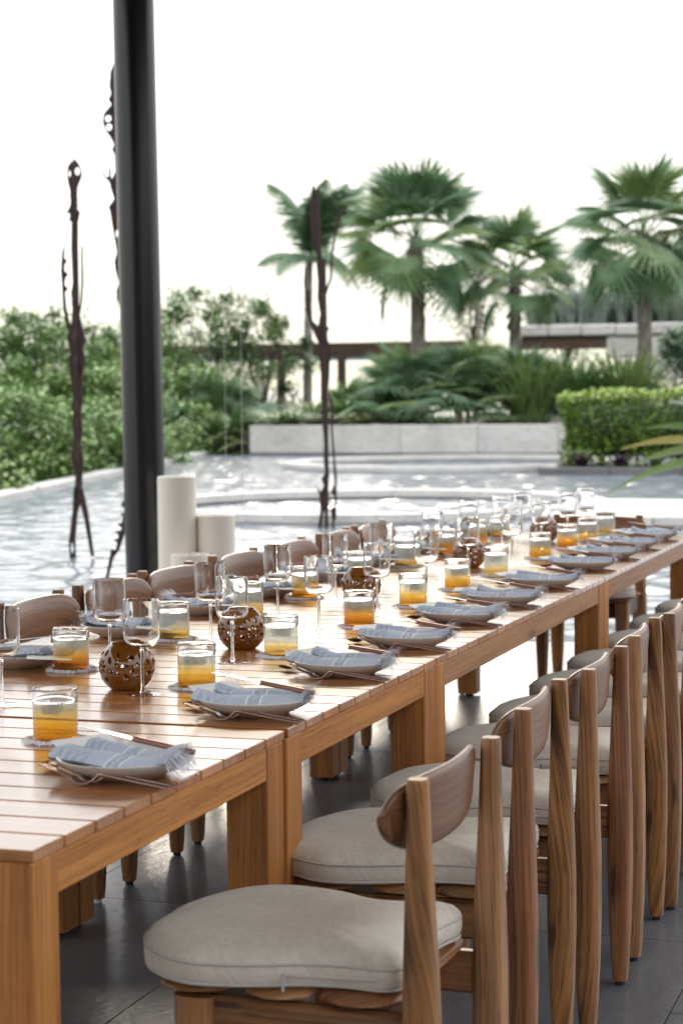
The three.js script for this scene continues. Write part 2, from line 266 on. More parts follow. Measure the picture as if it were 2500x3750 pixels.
// planter wall at the far end
{
  const k = thing('planter_wall', 'long pale stone planter wall at the far end of the pool', 'wall', [0, 0, 0]);
  const g = [0, 1, 2, 3].map((i) => cbox(1.752, 0.62, 0.3, 0.01, 'x', i * 0.7, i * 0.31));
  for (let i = 0; i < 8; i++) part('stone_panel', g[i % 4], MT.stone, k).position.set(-13.97 + i * 1.76, 0.335, -40.1 + 0.006 * (i % 2));
  part('wall_return', cbox(0.3, 0.62, 3.0, 0.01, 'z', 3), MT.stone, k).position.set(-14.7, 0.335, -41.78);
  part('plinth', new THREE.BoxGeometry(14.2, 0.2, 0.26).translate(-7.75, -0.08, -40.0), MT.stoneDark, k);
}
// the two sunken round seats
function sunkenSeat(x, z, R, label, turns) {
  const k = thing('sunken_seat', label, 'sunken seating', [x, 0, z], 0);
  const segs = 18, wall = std({ map: stone, color: rgb(0.95, 0.98, 1.05), roughness: 0.8 });
  const arc = (r0, r1, y0, y1, a0, a1) => { const s = new THREE.Shape(); s.absarc(0, 0, r1, a0, a1, false); s.absarc(0, 0, r0, a1, a0, true); return new THREE.ExtrudeGeometry(s, { depth: y1 - y0, bevelEnabled: false, curveSegments: 8 }).rotateX(-Math.PI / 2).translate(0, y0, 0); };
  const st = (2 * Math.PI) / segs, cop = arc(R - 0.42, R, 0.0, 0.085, 0.0015, st - 0.0015), bk = arc(R - 0.36, R - 0.02, -0.5, 0.0, 0, st), seat = arc(R - 0.85, R - 0.36, -0.42, -0.22, 0, st - 0.001);
  for (let i = 0; i < segs; i++) { part('coping_stone', cop, MT.stone, k).rotation.y = i * st; part('wall_segment', bk, wall, k).rotation.y = i * st; part('bench_segment', seat, wall, k).rotation.y = i * st; }
  part('seat_floor', new THREE.CylinderGeometry(R - 0.3, R - 0.3, 0.06, 48).translate(0, -0.47, 0), MT.tile[0], k);
  return k;
}
sunkenSeat(-6.0, -20.7, 2.86, 'nearer round sunken seat with pale stone rim set in the pool', 0);
sunkenSeat(-8.5, -34.0, 3.2, 'farther round sunken seat with pale stone rim near the planter wall', 0);
{
  const k = thing('stone_platform', 'low pale stone platform reaching right from the nearer sunken seat', 'platform', [0, 0, 0]);
  const g = [0, 1, 2].map((i) => cbox(1.19, 0.1, 1.65, 0.01, 'x', i, i * 0.4));
  for (let i = 0; i < 7; i++) for (let j = 0; j < 2; j++) part('paving_slab', g[(i + j) % 3], MT.stone, k).position.set(-2.75 + i * 1.2, 0.03, -19.05 - j * 1.66);
  part('base', new THREE.BoxGeometry(8.2, 0.3, 3.0).translate(0.9, -0.17, -19.88), MT.stoneDark, k);
}
// steel column that carries the roof
{
  const k = thing('steel_column', 'tall round black steel column behind the left-hand chairs', 'column', [-3.486, 0, -8.34]);
  part('shaft', new THREE.CylinderGeometry(0.121, 0.121, 4.22, 64).translate(0, 2.11, 0), MT.pole, k);
  part('base_plate', new THREE.CylinderGeometry(0.17, 0.17, 0.02, 48).translate(0, 0.012, 0), MT.pole, k);
  k.rotation.z = 0.0075;
}
for (const [x, z, l] of [[-3.235, -9.0, 'left one of two thin wires hanging before the pool'], [-3.135, -9.02, 'right one of two thin wires hanging before the pool']])
  top('hanging_wire', new THREE.CylinderGeometry(0.0016, 0.0016, 4.24, 6).translate(x, 2.1, z), std({ color: rgb(0.55, 0.55, 0.5), roughness: 0.5 }), l, 'wire');

// pergola and garden building far behind the palms
{
  const k = thing('pergola', 'long dark timber pergola beyond the palms, open to the sky', 'pergola', [0, 0, -52]);
  const at = (g, n, m = MT.pergola) => part(n, g, m, k);
  at(cbox(14, 0.36, 0.22, 0.01, 'x').translate(-20, 2.58, 0), 'front_beam'); at(cbox(14, 0.3, 0.2, 0.01, 'x', 2).translate(-20, 2.55, -4), 'rear_beam');
  for (let i = 0; i < 5; i++) at(cbox(0.2, 2.9, 0.2, 0.01, 'y', i).translate(-26.6 + i * 3.35 + (i === 2 ? 1.45 : 0), 0.95, 0.22 * (i % 2) - 0.02), 'post');
  for (let i = 0; i < 12; i++) at(cbox(0.08, 0.12, 3.6, 0.006, 'z', i).translate(-26.4 + i * 1.15, 2.62, -2.12), 'rafter');
  for (let i = 0; i < 3; i++) at(cbox(4.1, 0.1, 0.04, 0.01, 'x').translate(-23.9 + i * 4.25, 2.31, 0.02), 'awning', MT.awning);
}
{
  const k = thing('garden_building', 'low stone garden building with planted roof behind the palms', 'building', [0, 0, -56]);
  const r = rng(31), g = [0, 1, 2, 3].map((i) => cbox(0.98, 0.34, 0.5, 0.05, 'x', i, i * 0.3));
  for (let i = 0; i < 14; i++) part('stone', g[i % 4], MT.stone, k).position.set(-12.0 + i * 1.0, 3.08 + 0.03 * r(), 0.04 * r());
  part('fascia', cbox(3.4, 0.34, 0.3, 0.02, 'x').translate(-10.75, 2.72, -0.06), MT.pergola, k);
  for (let i = 0; i < 11; i++) for (let j = 0; j < 2; j++) part('stone', cbox(0.96, 0.62, 0.4, 0.05, 'x', i + j, j * 0.3), MT.stone, k).position.set(-9.3 + i * 0.98 + (j % 2) * 0.3, 2.58 - j * 0.65, -0.02 + 0.05 * r());
  part('roof', new THREE.BoxGeometry(14, 0.2, 5).translate(-5.4, 3.0, -2.8), MT.soil, k);
}
// ---------------------------------------------------------------- plants
function leafTris(T, C, r, p, size, col, long = 1.9) {      // one folded leaf of four triangles
  const a = r() * 6.283, e = (r() - 0.35) * 1.6, d = V3(Math.cos(a) * Math.cos(e), Math.sin(e), Math.sin(a) * Math.cos(e)), s = V3().crossVectors(d, V3(0, 1, 0)).normalize(), n = V3().crossVectors(s, d), L = size * long * (0.7 + 0.6 * r()), w = size * 0.5;
  const A = p, M = p.clone().addScaledVector(d, L * 0.5).addScaledVector(n, -w * 0.25), B = p.clone().addScaledVector(d, L).addScaledVector(n, -0.1 * L), l = p.clone().addScaledVector(d, L * 0.45).addScaledVector(s, w), q = p.clone().addScaledVector(d, L * 0.45).addScaledVector(s, -w);
  const t = (x) => [x.x, x.y, x.z]; T.push([t(A), t(l), t(M)], [t(l), t(B), t(M)], [t(A), t(M), t(q)], [t(M), t(B), t(q)]); for (let i = 0; i < 4; i++) C.push(col);
}
const mixc = (r, a, b) => { const t = r(); return [a[0] + (b[0] - a[0]) * t, a[1] + (b[1] - a[1]) * t, a[2] + (b[2] - a[2]) * t]; };
function tree(name, label, cat, base, h, rx, rz, o = {}, group) {    // trunk + limbs + clumped crown
  const r = rng(o.seed || 1), k = thing(name, label, cat, base, 0, group), T = [], C = [], limbs = [], y0 = o.y0 ?? h * 0.3, n = o.clumps || 26, per = o.per || 150, ls = o.leaf || 0.085;
  const c1 = o.c1 || [0.055, 0.12, 0.035], c2 = o.c2 || [0.12, 0.21, 0.055];
  limbs.push(tube([[0, 0, 0], [0.05 * rx, h * 0.25, 0.03], [-0.05 * rx, h * 0.55, 0]], o.trunk || 0.07, 6, 6, (o.trunk || 0.07) * 0.6));
  for (let i = 0; i < n; i++) {
    const a = r() * 6.283, q = Math.pow(r(), 0.5), y = y0 + (h - y0) * Math.pow(r(), 0.8), f = Math.sqrt(Math.max(0.08, 1 - Math.pow((y - (y0 + h) / 2) / ((h - y0) / 2) * 0.92, 2))) * (0.75 + 0.5 * r());
    const c = V3(Math.cos(a) * q * rx * f, y, Math.sin(a) * q * rz * f), cr = (o.clump || 0.42) * (0.6 + 0.8 * r()), tone = mixc(r, c1, c2);
    limbs.push(tube([[-0.03 * rx, h * 0.2 + r() * h * 0.25, 0], [c.x * 0.45, c.y * 0.6 + 0.1 * h, c.z * 0.45], [c.x, c.y, c.z]], 0.022, 4, 4, 0.006));
    for (let j = 0; j < per; j++) { const d = V3(r() - 0.5, (r() - 0.5) * 0.8, r() - 0.5).normalize().multiplyScalar(cr * Math.pow(r(), 0.55)); leafTris(T, C, r, c.clone().add(d), ls * (0.7 + 0.6 * r()), mixc(r, tone, mixc(r, c1, c2))); }
  }
  part('trunk', mergeGeometries(limbs), o.bark || MT.twig, k); part('crown', soup(T, C), MT.leaf, k); return k;
}
// fan leaf: pleated segments joined near the stalk, free at the tips; lies in +z, stalk end at the origin
function fanLeaf(R, seed, n = 24, spread = 2.5, droop = 0.25) {
  const r = rng(seed), T = [], P = (rad, a, lift) => [Math.sin(a) * rad, lift - droop * rad * rad / R * 0.8, Math.cos(a) * rad * 0.95];
  for (let i = 0; i < n; i++) {
    const a0 = (i / n - 0.5) * 2 * spread, a1 = ((i + 1) / n - 0.5) * 2 * spread, am = (a0 + a1) / 2, L = R * (0.9 + 0.3 * r()) * (1 - 0.12 * Math.pow(Math.abs(am / spread), 3)), ri = R * (0.43 + 0.06 * r()), f = 0.035 * R;
    const o = [0, 0, 0], A = P(ri, a0, 0), B = P(ri, a1, 0), M = P(ri, am, f), m2 = P(ri * 1.32, am, f * 0.6), t = P(L, am + 0.04 * (r() - 0.5), -0.12 * R * r());
    T.push([o, A, M], [o, M, B], [A, m2, M], [M, m2, B], [A, t, m2], [m2, t, B]);
  }
  return soup(T);
}
const FAN = [0, 1, 2, 3, 4].map((i) => fanLeaf(1, 60 + i, 22, 1.55 + 0.12 * i, 0.04 + 0.07 * i));
const STALK = tube([[0, 0, 0], [0, 0.03, 0.5], [0, 0, 1]], 0.016, 5, 5, 0.011);
const _q = new THREE.Quaternion(), _m = new THREE.Matrix4();
function fanFrond(k, c, az, el, stalk, R, roll, i, mats, tilt = 0) {       // frond (stalk as its own sub-part) aimed by azimuth and elevation
  const f = part('frond', FAN[i % 5], mats[i % mats.length], k), d = V3(Math.cos(az) * Math.cos(el), Math.sin(el), Math.sin(az) * Math.cos(el));
  const up = Math.abs(d.y) > 0.95 ? V3(Math.cos(az), 0, Math.sin(az)).negate() : V3(0, 1, 0), x = V3().crossVectors(up, d).normalize(), y = V3().crossVectors(d, x);
  const e2 = el - tilt, d2 = V3(Math.cos(az) * Math.cos(e2), Math.sin(e2), Math.sin(az) * Math.cos(e2)), x2 = x, y2 = V3().crossVectors(d2, x2);
  f.quaternion.setFromRotationMatrix(_m.makeBasis(x2, y2, d2)).multiply(_q.setFromAxisAngle(V3(0, 0, 1), roll));
  f.position.copy(c).addScaledVector(d, stalk); f.scale.setScalar(R);
  const s = part('stalk', STALK, MT.frondPale[0], f); s.scale.set(1 / R, 1 / R, stalk / R); s.quaternion.copy(f.quaternion).invert().multiply(_q.setFromRotationMatrix(_m.makeBasis(x, y, d))); s.position.copy(d.clone().multiplyScalar(-stalk / R).applyQuaternion(f.quaternion.clone().invert()));
  return f;
}
function trunkGeo(h, r0, r1, lean, seed) {
  const r = rng(seed), rings = []; for (let i = 0; i <= 40; i++) { const t = i / 40, R = (r0 + (r1 - r0) * t) * (1 + 0.10 * (r() - 0.5) + 0.06 * (i % 2)) * (1 + 0.25 * Math.exp(-t * 9)), ring = []; for (let k = 0; k < 18; k++) { const a = (k / 18) * 6.2832, q = R * (1 + 0.1 * (r() - 0.5)); ring.push(V3(Math.cos(a) * q + lean[0] * t * t, h * t, Math.sin(a) * q + lean[1] * t * t)); } rings.push(ring); }
  return loft(rings);
}
function fanPalm(label, base, h, rt, lean, crownR, n, seed, group) {
  const k = thing('fan_palm', label, 'palm tree', base, 0, group), r = rng(seed), c = V3(lean[0], h, lean[1]);
  const t = part('trunk', trunkGeo(h + 0.05, rt, rt * 0.8, lean, seed), MT.bark, k);
  const boots = []; for (let i = 0; i < 26; i++) { const a = r() * 6.28, y = h - 0.05 - r() * h * 0.35; boots.push(cbox(0.07, 0.22, 0.05, 0.01, 'y', i).rotateX(-0.5).translate(0, 0, rt * 0.95).rotateY(a).translate(lean[0] * 0.8, y, lean[1] * 0.8)); }
  part('leaf_base', mergeGeometries(boots), MT.bark, t);
  for (let i = 0; i < n; i++) {
    const u = (i + 0.5) / n, el = 1.35 - 2.1 * Math.pow(u, 1.2) + 0.3 * (r() - 0.5), az = i * 2.39996 + 0.7 * (r() - 0.5), st = crownR * (0.40 + 0.14 * r()), R = crownR * (0.44 + 0.1 * r());
    fanFrond(k, c.clone().add(V3(0, -u * 0.25, 0)), az, el, st, R, 1.0 * (r() - 0.5), Math.floor(r() * 99), MT.frond, 0.05 + 0.45 * u + 0.3 * (r() - 0.5));
  }
  return k;
}
fanPalm('tallest fan palm, its crown left of the centre one, behind the pool', [-12.62, 0.4, -46], 4.75, 0.2, [-0.05, 0], 2.3, 36, 71);
fanPalm('smaller fan palm between the two tall fan palms', [-10.45, 0.4, -47.2], 3.95, 0.165, [0, 0], 1.85, 27, 72);
fanPalm('tall fan palm standing behind the clipped hedge', [-6.62, 0.4, -44], 4.5, 0.175, [-0.08, 0], 2.15, 34, 77);
// feather palm with its slim grey trunk
function featherFrond(L, seed, sag) {
  const r = rng(seed), T = [], n = 46, pt = (t) => V3(0, L * (0.62 * t - sag * t * t), L * t * (1 - 0.2 * t)); const rib = [];
  for (let i = 0; i <= 8; i++) rib.push(pt(i / 8));
  for (let i = 3; i < n; i++) for (const s of [-1, 1]) {
    const t = i / n, p = pt(t), d = pt(Math.min(1, t + 0.02)).sub(pt(t - 0.02)).normalize(), l = 0.34 * L * Math.sin(Math.PI * Math.min(0.97, t * 0.8 + 0.16)) * (0.8 + 0.4 * r()), e = V3(s * 0.72, -0.55 - 0.3 * r(), 0).addScaledVector(d, 0.55).normalize(), a = p.clone().addScaledVector(d, -0.014 * L), b = p.clone().addScaledVector(d, 0.014 * L), q = p.clone().addScaledVector(e, l), m = p.clone().addScaledVector(e, l * 0.5).add(V3(0, 0.02, 0));
    const A = (x) => [x.x, x.y, x.z]; T.push([A(a), A(m), A(b)], [A(b), A(m), A(q.clone())], [A(a), A(q), A(m)]);
  }
  return [soup(T), tube(rib, 0.014, 5, 8, 0.005)];
}
{
  const k = thing('feather_palm', 'slim feather palm with grey trunk behind the middle sculpture', 'palm tree', [-16.96, -0.2, -50]), r = rng(5), c = V3(0.1, 5.2, 0);
  part('trunk', trunkGeo(5.25, 0.13, 0.1, [0.1, 0], 9), MT.barkGrey, k);
  const F = [0, 1, 2].map((i) => featherFrond(2.3, 20 + i, 0.55 + 0.2 * i));
  for (let i = 0; i < 17; i++) { const g = F[i % 3], f = part('frond', g[0], MT.frond[(i * 7) % 3], k); part('rib', g[1], MT.frondPale[2], f); f.position.copy(c); f.rotation.set(i < 11 ? -0.75 - 0.35 * r() : -0.1 + 0.3 * r(), i < 11 ? 1.5 + 2.4 * (r() - 0.5) + (i % 4 === 0 ? 3.1 : 0) : i * 2.4, 0, 'YXZ'); f.scale.setScalar((i < 11 ? 1.22 : 0.75) + 0.2 * r()); }
}
// fan-leaved shrubs in the planter
function fanShrub(label, base, h, n, R, seed, mats) {
  const k = thing('fan_shrub', label, 'shrub', base), r = rng(seed);
  part('trunk', tube([[0, 0, 0], [0.03, h * 0.2, 0], [0, h * 0.35, 0]], 0.07, 7, 4, 0.05), MT.bark, k);
  for (let i = 0; i < n; i++) { const u = (i + 0.5) / n; fanFrond(k, V3(0, h * (0.3 + 0.1 * r()), 0), i * 2.39996 + r() * 0.5, 1.4 - u * 1.45 + 0.35 * (r() - 0.5), h * (0.45 + 0.2 * r()), R * (0.85 + 0.3 * r()), 0.6 * (r() - 0.5), Math.floor(r() * 99), mats, 0.08 + 0.3 * (r() - 0.3)); }
}
fanShrub('dark fan-leaved shrub nearest the middle of the planter', [-11.45, 0.4, -41.6], 1.75, 44, 0.75, 101, MT.frond);
fanShrub('dark fan-leaved shrub left of the tallest palm trunk', [-12.25, 0.4, -42.0], 0.75, 30, 0.65, 102, MT.frond);
fanShrub('dark fan-leaved shrub in front of the smaller palm', [-10.35, 0.4, -42.0], 1.75, 44, 0.75, 103, MT.frond);
fanShrub('dark fan-leaved shrub at the hedge end of the planter', [-9.3, 0.4, -42.6], 1.6, 40, 0.7, 104, MT.frond);
fanShrub('pale green fan-leaved shrub below the pergola', [-13.45, 0.4, -43], 1.0, 24, 0.5, 105, MT.frondPale);
fanShrub('broad fan-leaved shrub beyond the corner of the planter wall', [-17.1, -0.6, -43.5], 2.1, 40, 0.8, 106, MT.frond);
fanShrub('low fan-leaved shrub beside the corner of the planter wall', [-15.7, -0.5, -41.2], 1.2, 26, 0.6, 107, MT.frondPale);
fanShrub('dark fan-leaved shrub behind the pale one, below the pergola', [-14.4, 0.0, -43.6], 0.85, 24, 0.5, 108, MT.frond);
fanShrub('tall pale fan-leaved shrub left of the pergola posts', [-18.1, -0.4, -44.0], 1.9, 34, 0.75, 109, MT.frondPale);
fanShrub('dark fan-leaved shrub right of the smaller palm trunk', [-8.3, 0.4, -43.6], 1.2, 32, 0.6, 110, MT.frond);
// arching blades: spiky plants and grasses
function blades(n, L, w, seed, arch, spreadUp = 0.5) {
  const r = rng(seed), T = [];
  for (let i = 0; i < n; i++) {
    const a = r() * 6.283, l = L * (0.6 + 0.5 * r()), out = l * (spreadUp * (0.3 + 0.9 * r())), ph = [0.1 * (r() - 0.5), 0.1 * (r() - 0.5)], s = V3(-Math.sin(a), 0, Math.cos(a)); let prev = null;
    for (let j = 0; j <= 4; j++) {
      const t = j / 4, p = V3(ph[0] * L + Math.cos(a) * out * Math.pow(t, 1.3), l * (t - arch * t * t), ph[1] * L + Math.sin(a) * out * Math.pow(t, 1.3)), ww = w * (1 - t * t) * 0.5 + 0.0005, A = p.clone().addScaledVector(s, ww), B = p.clone().addScaledVector(s, -ww), q = [[A.x, A.y, A.z], [B.x, B.y, B.z]];
      if (prev) T.push([prev[0], q[0], prev[1]], [prev[1], q[0], q[1]]); prev = q;
    }
  }
  return soup(T);
}
function bladePlant(name, label, base, n, L, w, seed, arch, mat, spread, cat = 'plant') {
  const k = thing(name, label, cat, base), r = rng(seed), g = [0, 1, 2].map((i) => blades(Math.ceil(n / 6), L, w, seed * 7 + i, arch, spread));
  for (let i = 0; i < 6; i++) { const f = part('leaf_spray', g[i % 3], mat, k); f.rotation.y = i * 1.9; f.position.set(0.16 * L * (r() - 0.5), 0, 0.16 * L * (r() - 0.5)); f.scale.setScalar(0.8 + 0.35 * r()); }
  return k;
}
const SP = [['left of three spiky plants beyond the hedge', -8.75], ['middle of three spiky plants beyond the hedge', -7.75], ['right of three spiky plants beyond the hedge', -6.7]];
SP.forEach(([l, x], i) => bladePlant('spiky_plant', l, [x, 0.4, -41.9 - 0.25 * i], 300, 2.45, 0.085, 31 + i, 0.3, i === 1 ? MT.frondPale[1] : MT.frond[3], 0.75));
const GR = [['grassy plant spilling over the left end of the planter wall', -14.2, 0.95], ['grassy plant on the planter left of the middle sculpture', -13.3, 0.85], ['grassy plant on the planter right of the middle sculpture', -12.6, 0.8], ['grassy plant below the dark fan-leaved shrubs', -11.6, 0.7], ['grassy plant trailing from the middle of the planter wall', -10.6, 0.75], ['grassy plant at the hedge end of the planter wall', -9.3, 0.7]];
GR.forEach(([l, x, L], i) => bladePlant('grassy_plant', l, [x, 0.42, -40.55 - 0.2 * (i % 2)], 300, L * 1.25, 0.045, 51 + i, 0.62, MT.frondPale[i % 3], 0.95));
GR.slice(0, 4).forEach((_, i) => bladePlant('grassy_plant', ['grass clump behind the left planter end, below the pergola', 'grass clump behind the middle sculpture on the planter', 'grass clump before the pale fan-leaved shrub', 'grass clump beside the tallest palm trunk'][i], [-15.0 + i * 0.95, 0.1 + 0.3 * Math.min(1, i), -41.8 - 0.3 * (i % 2)], 300, 1.5, 0.05, 61 + i, 0.5, MT.frondPale[(i + 1) % 3], 0.7));
// reeds on the planted roof
tag(top('roof_grass', (() => { const r = rng(8), gs = [0, 1, 2].map((i) => blades(40, 1.45, 0.06, 200 + i, 0.2, 0.28)), out = []; for (let i = 0; i < 260; i++) out.push(gs[i % 3].clone().rotateY(r() * 6).scale(1, 0.85 + 0.3 * r(), 1).translate(-12.3 + 11 * r(), 3.1, -56.2 - 2.2 * r())); return mergeGeometries(out); })(), phys({ color: rgb(0.25, 0.30, 0.25), roughness: 0.7, transmission: 0.5, thickness: 0, side: THREE.DoubleSide }), 'tall grey-green grass growing on the roof of the garden building', 'grass', null, 'stuff'));
// mangroves beyond the infinity edge and trees behind the garden
const MG = { c1: [0.085, 0.18, 0.045], c2: [0.26, 0.38, 0.085], clumps: 60, per: 170, leaf: 0.078, clump: 0.46, y0: 0.1 };
[['bushy mangrove nearest the camera beyond the pool edge', [-13.6, -0.9, -23.2], 1.75, 1.5, 1.3], ['bushy mangrove behind the left sculpture', [-14.6, -0.9, -27.2], 2.25, 1.6, 1.5], ['bushy mangrove beside the black column, beyond the pool edge', [-15.2, -0.9, -31.2], 2.0, 1.6, 1.5], ['bushy mangrove hidden partly by the black column', [-16.4, -0.9, -35.5], 2.6, 1.7, 1.6], ['bushy mangrove just right of the black column', [-17.6, -0.9, -40], 2.4, 1.7, 1.6], ['bushy mangrove at the far corner of the pool edge', [-18.2, -0.9, -44.5], 2.7, 1.6, 1.5], ['dense mangrove at the left edge behind the first one', [-16.0, -0.9, -26.0], 2.4, 1.6, 1.3], ['dense mangrove behind the left sculpture, second row', [-16.6, -0.9, -30.0], 2.5, 1.6, 1.4], ['dense mangrove just left of the black column, second row', [-17.6, -0.9, -34.5], 2.6, 1.7, 1.4], ['dense mangrove right of the black column, second row', [-19.6, -0.9, -43], 3.3, 1.7, 1.4], ['dense mangrove under the pergola end', [-20.4, -0.9, -48], 3.2, 1.7, 1.4]]
  .forEach(([l, b, h, rx, rz], i) => tree('mangrove', l, 'shrub', b, h, rx, rz, { ...MG, seed: 300 + i }));
const TT = { c1: [0.08, 0.17, 0.055], c2: [0.20, 0.31, 0.085], clumps: 34, per: 120, leaf: 0.082, clump: 0.38 };
[['tall thin-crowned mangrove at the left edge, sky showing through', [-18.9, -0.9, -33], 3.7, 1.7, 1.3], ['tall thin-crowned mangrove behind the left sculpture', [-17.9, -0.9, -35.5], 4.0, 1.8, 1.3], ['tall thin-crowned mangrove right of the black column', [-20.9, -0.9, -48.5], 5.0, 1.6, 1.3], ['tall thin-crowned mangrove left of the pergola posts', [-19.3, -0.9, -49], 5.1, 1.5, 1.2], ['small thin-crowned mangrove before the pergola beam', [-17.9, -0.9, -49.2], 4.7, 1.1, 1.0], ['broad mangrove between the column and the pergola posts', [-20.2, -0.9, -46], 4.1, 1.7, 1.3], ['broad mangrove at the left edge, second row', [-17.6, -0.9, -29.5], 3.1, 1.6, 1.3], ['broad mangrove half behind the black column', [-19.6, -0.9, -40], 3.9, 1.7, 1.3]]
  .forEach(([l, b, h, rx, rz], i) => tree('thin_mangrove', l, 'tree', b, h, rx, rz, { ...TT, y0: h * 0.3, seed: 330 + i }));
[['olive-green tree between the two left fan palms', [-14.3, 0.3, -58], 5.4, 1.5, 1.2, 24], ['olive-green tree behind the smaller fan palm', [-11.6, 0.3, -59], 4.9, 1.4, 1.2, 20], ['olive-green tree right of the tall palm behind the hedge', [-8.2, 0.3, -58], 5.6, 1.9, 1.4, 26]]
  .forEach(([l, b, h, rx, rz, n], i) => tree('olive_tree', l, 'tree', b, h, rx, rz, { c1: [0.075, 0.105, 0.05], c2: [0.13, 0.17, 0.07], clumps: n, per: 90, leaf: 0.08, clump: 0.5, y0: h * 0.45, seed: 350 + i }));
{
  const k = tree('oleander', 'leafy shrub with pink flowers at the right edge behind the hedge', 'shrub', [-4.75, 0.3, -39], 2.15, 1.0, 0.95, { c1: [0.05, 0.10, 0.055], c2: [0.13, 0.21, 0.09], clumps: 34, per: 110, leaf: 0.08, clump: 0.4, y0: 0.2, seed: 361 });
  const r = rng(14), T = [], C = []; for (let i = 0; i < 9; i++) { const c = V3((r() - 0.5) * 1.6, 1.7 + 0.9 * r(), 0.8 * r()); for (let j = 0; j < 14; j++) leafTris(T, C, r, c.clone().add(V3(r() - 0.5, r() - 0.5, r() - 0.5).multiplyScalar(0.12)), 0.05, [0.55, 0.25, 0.36], 1.2); }
  part('blossoms', soup(T, C), leafMat({ transmission: 0.2 }), k);
}
// clipped hedge with purple plants at its foot, in its low dark planter
{
  const k = thing('hedge', 'bright yellow-green clipped box hedge standing by the pool', 'hedge', [-3.2, 0.05, -32.3]), r = rng(41), T = [], C = [], X = 2.65, Y = 1.27, Z = 1.2;
  for (let i = 0; i < 15000; i++) {
    const f = r(); let p; const dp = -0.02 + 0.20 * r() * r();
    if (f < 0.42) p = V3((r() - 0.5) * 2 * X, r() * Y, Z - dp); else if (f < 0.68) p = V3((r() - 0.5) * 2 * X, Y - dp * 0.8, (r() - 0.5) * 2 * Z); else if (f < 0.9) p = V3(-X + dp, r() * Y, (r() - 0.5) * 2 * Z); else p = V3((r() - 0.5) * 2 * X * 0.9, r() * Y * 0.9, (r() - 0.5) * 2 * Z * 0.8);
    const bump = 0.06 * Math.sin(p.x * 5.1 + p.y * 4) + 0.05 * Math.sin(p.z * 6 - p.y * 5.2 + p.x * 3), skirt = p.y < 0.3 && r() < 0.45; if (skirt) continue;
    p.x += bump * (f > 0.68 ? 1 : 0.3); p.z += bump; p.y += bump * 0.5;
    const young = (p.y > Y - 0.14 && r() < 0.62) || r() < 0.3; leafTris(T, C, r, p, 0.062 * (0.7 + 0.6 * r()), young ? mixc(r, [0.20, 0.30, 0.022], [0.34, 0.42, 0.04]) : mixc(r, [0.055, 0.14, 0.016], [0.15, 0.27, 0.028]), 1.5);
  }
  const tw = []; for (let i = 0; i < 60; i++) { const x = (r() - 0.5) * 2 * X * 0.95, z = (r() - 0.5) * 2 * Z * 0.8; tw.push(tube([[x, -0.05, z], [x + 0.1 * (r() - 0.5), 0.5, z], [x + 0.3 * (r() - 0.5), 1.15, z + 0.1]], 0.02, 4, 3, 0.008)); }
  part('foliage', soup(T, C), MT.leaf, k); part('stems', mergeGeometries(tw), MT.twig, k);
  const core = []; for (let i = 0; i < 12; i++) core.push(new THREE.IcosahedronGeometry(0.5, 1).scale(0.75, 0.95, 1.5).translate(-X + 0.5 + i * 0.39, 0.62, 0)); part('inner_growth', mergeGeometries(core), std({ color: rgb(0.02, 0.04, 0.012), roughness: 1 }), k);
}
for (let i = 0; i < 8; i++) bladePlant('purple_plant', ['nearest the planter corner', 'second from the planter corner', 'third from the planter corner', 'fourth from the planter corner', 'fifth from the planter corner', 'sixth from the planter corner', 'seventh from the planter corner', 'nearest the right edge'][i].replace(/^/, 'dark purple-leaved plant at the foot of the hedge, '), [-5.45 + i * 0.62, 0.06, -30.85], 60, 0.42, 0.05, 80 + i, 0.35, i % 3 === 2 ? MT.frond[2] : std({ color: rgb(0.045, 0.022, 0.035), roughness: 0.5, side: THREE.DoubleSide }), 0.8);
{
  const k = thing('low_planter', 'low dark stone planter under the clipped hedge', 'planter', [-3.1, 0, -32.2]);
  for (let i = 0; i < 5; i++) part('edge_stone', cbox(1.19, 0.28, 0.22, 0.01, 'x', i), MT.stoneDark, k).position.set(-2.4 + i * 1.2, -0.04, 1.72);
  for (let i = 0; i < 3; i++) part('edge_stone', cbox(0.22, 0.28, 1.19, 0.01, 'z', i), MT.stoneDark, k).position.set(-2.88, -0.04, 0.99 - i * 1.2);
  part('soil', new THREE.BoxGeometry(5.7, 0.2, 3.4).translate(0.05, -0.06, 0), MT.soil, k);
}
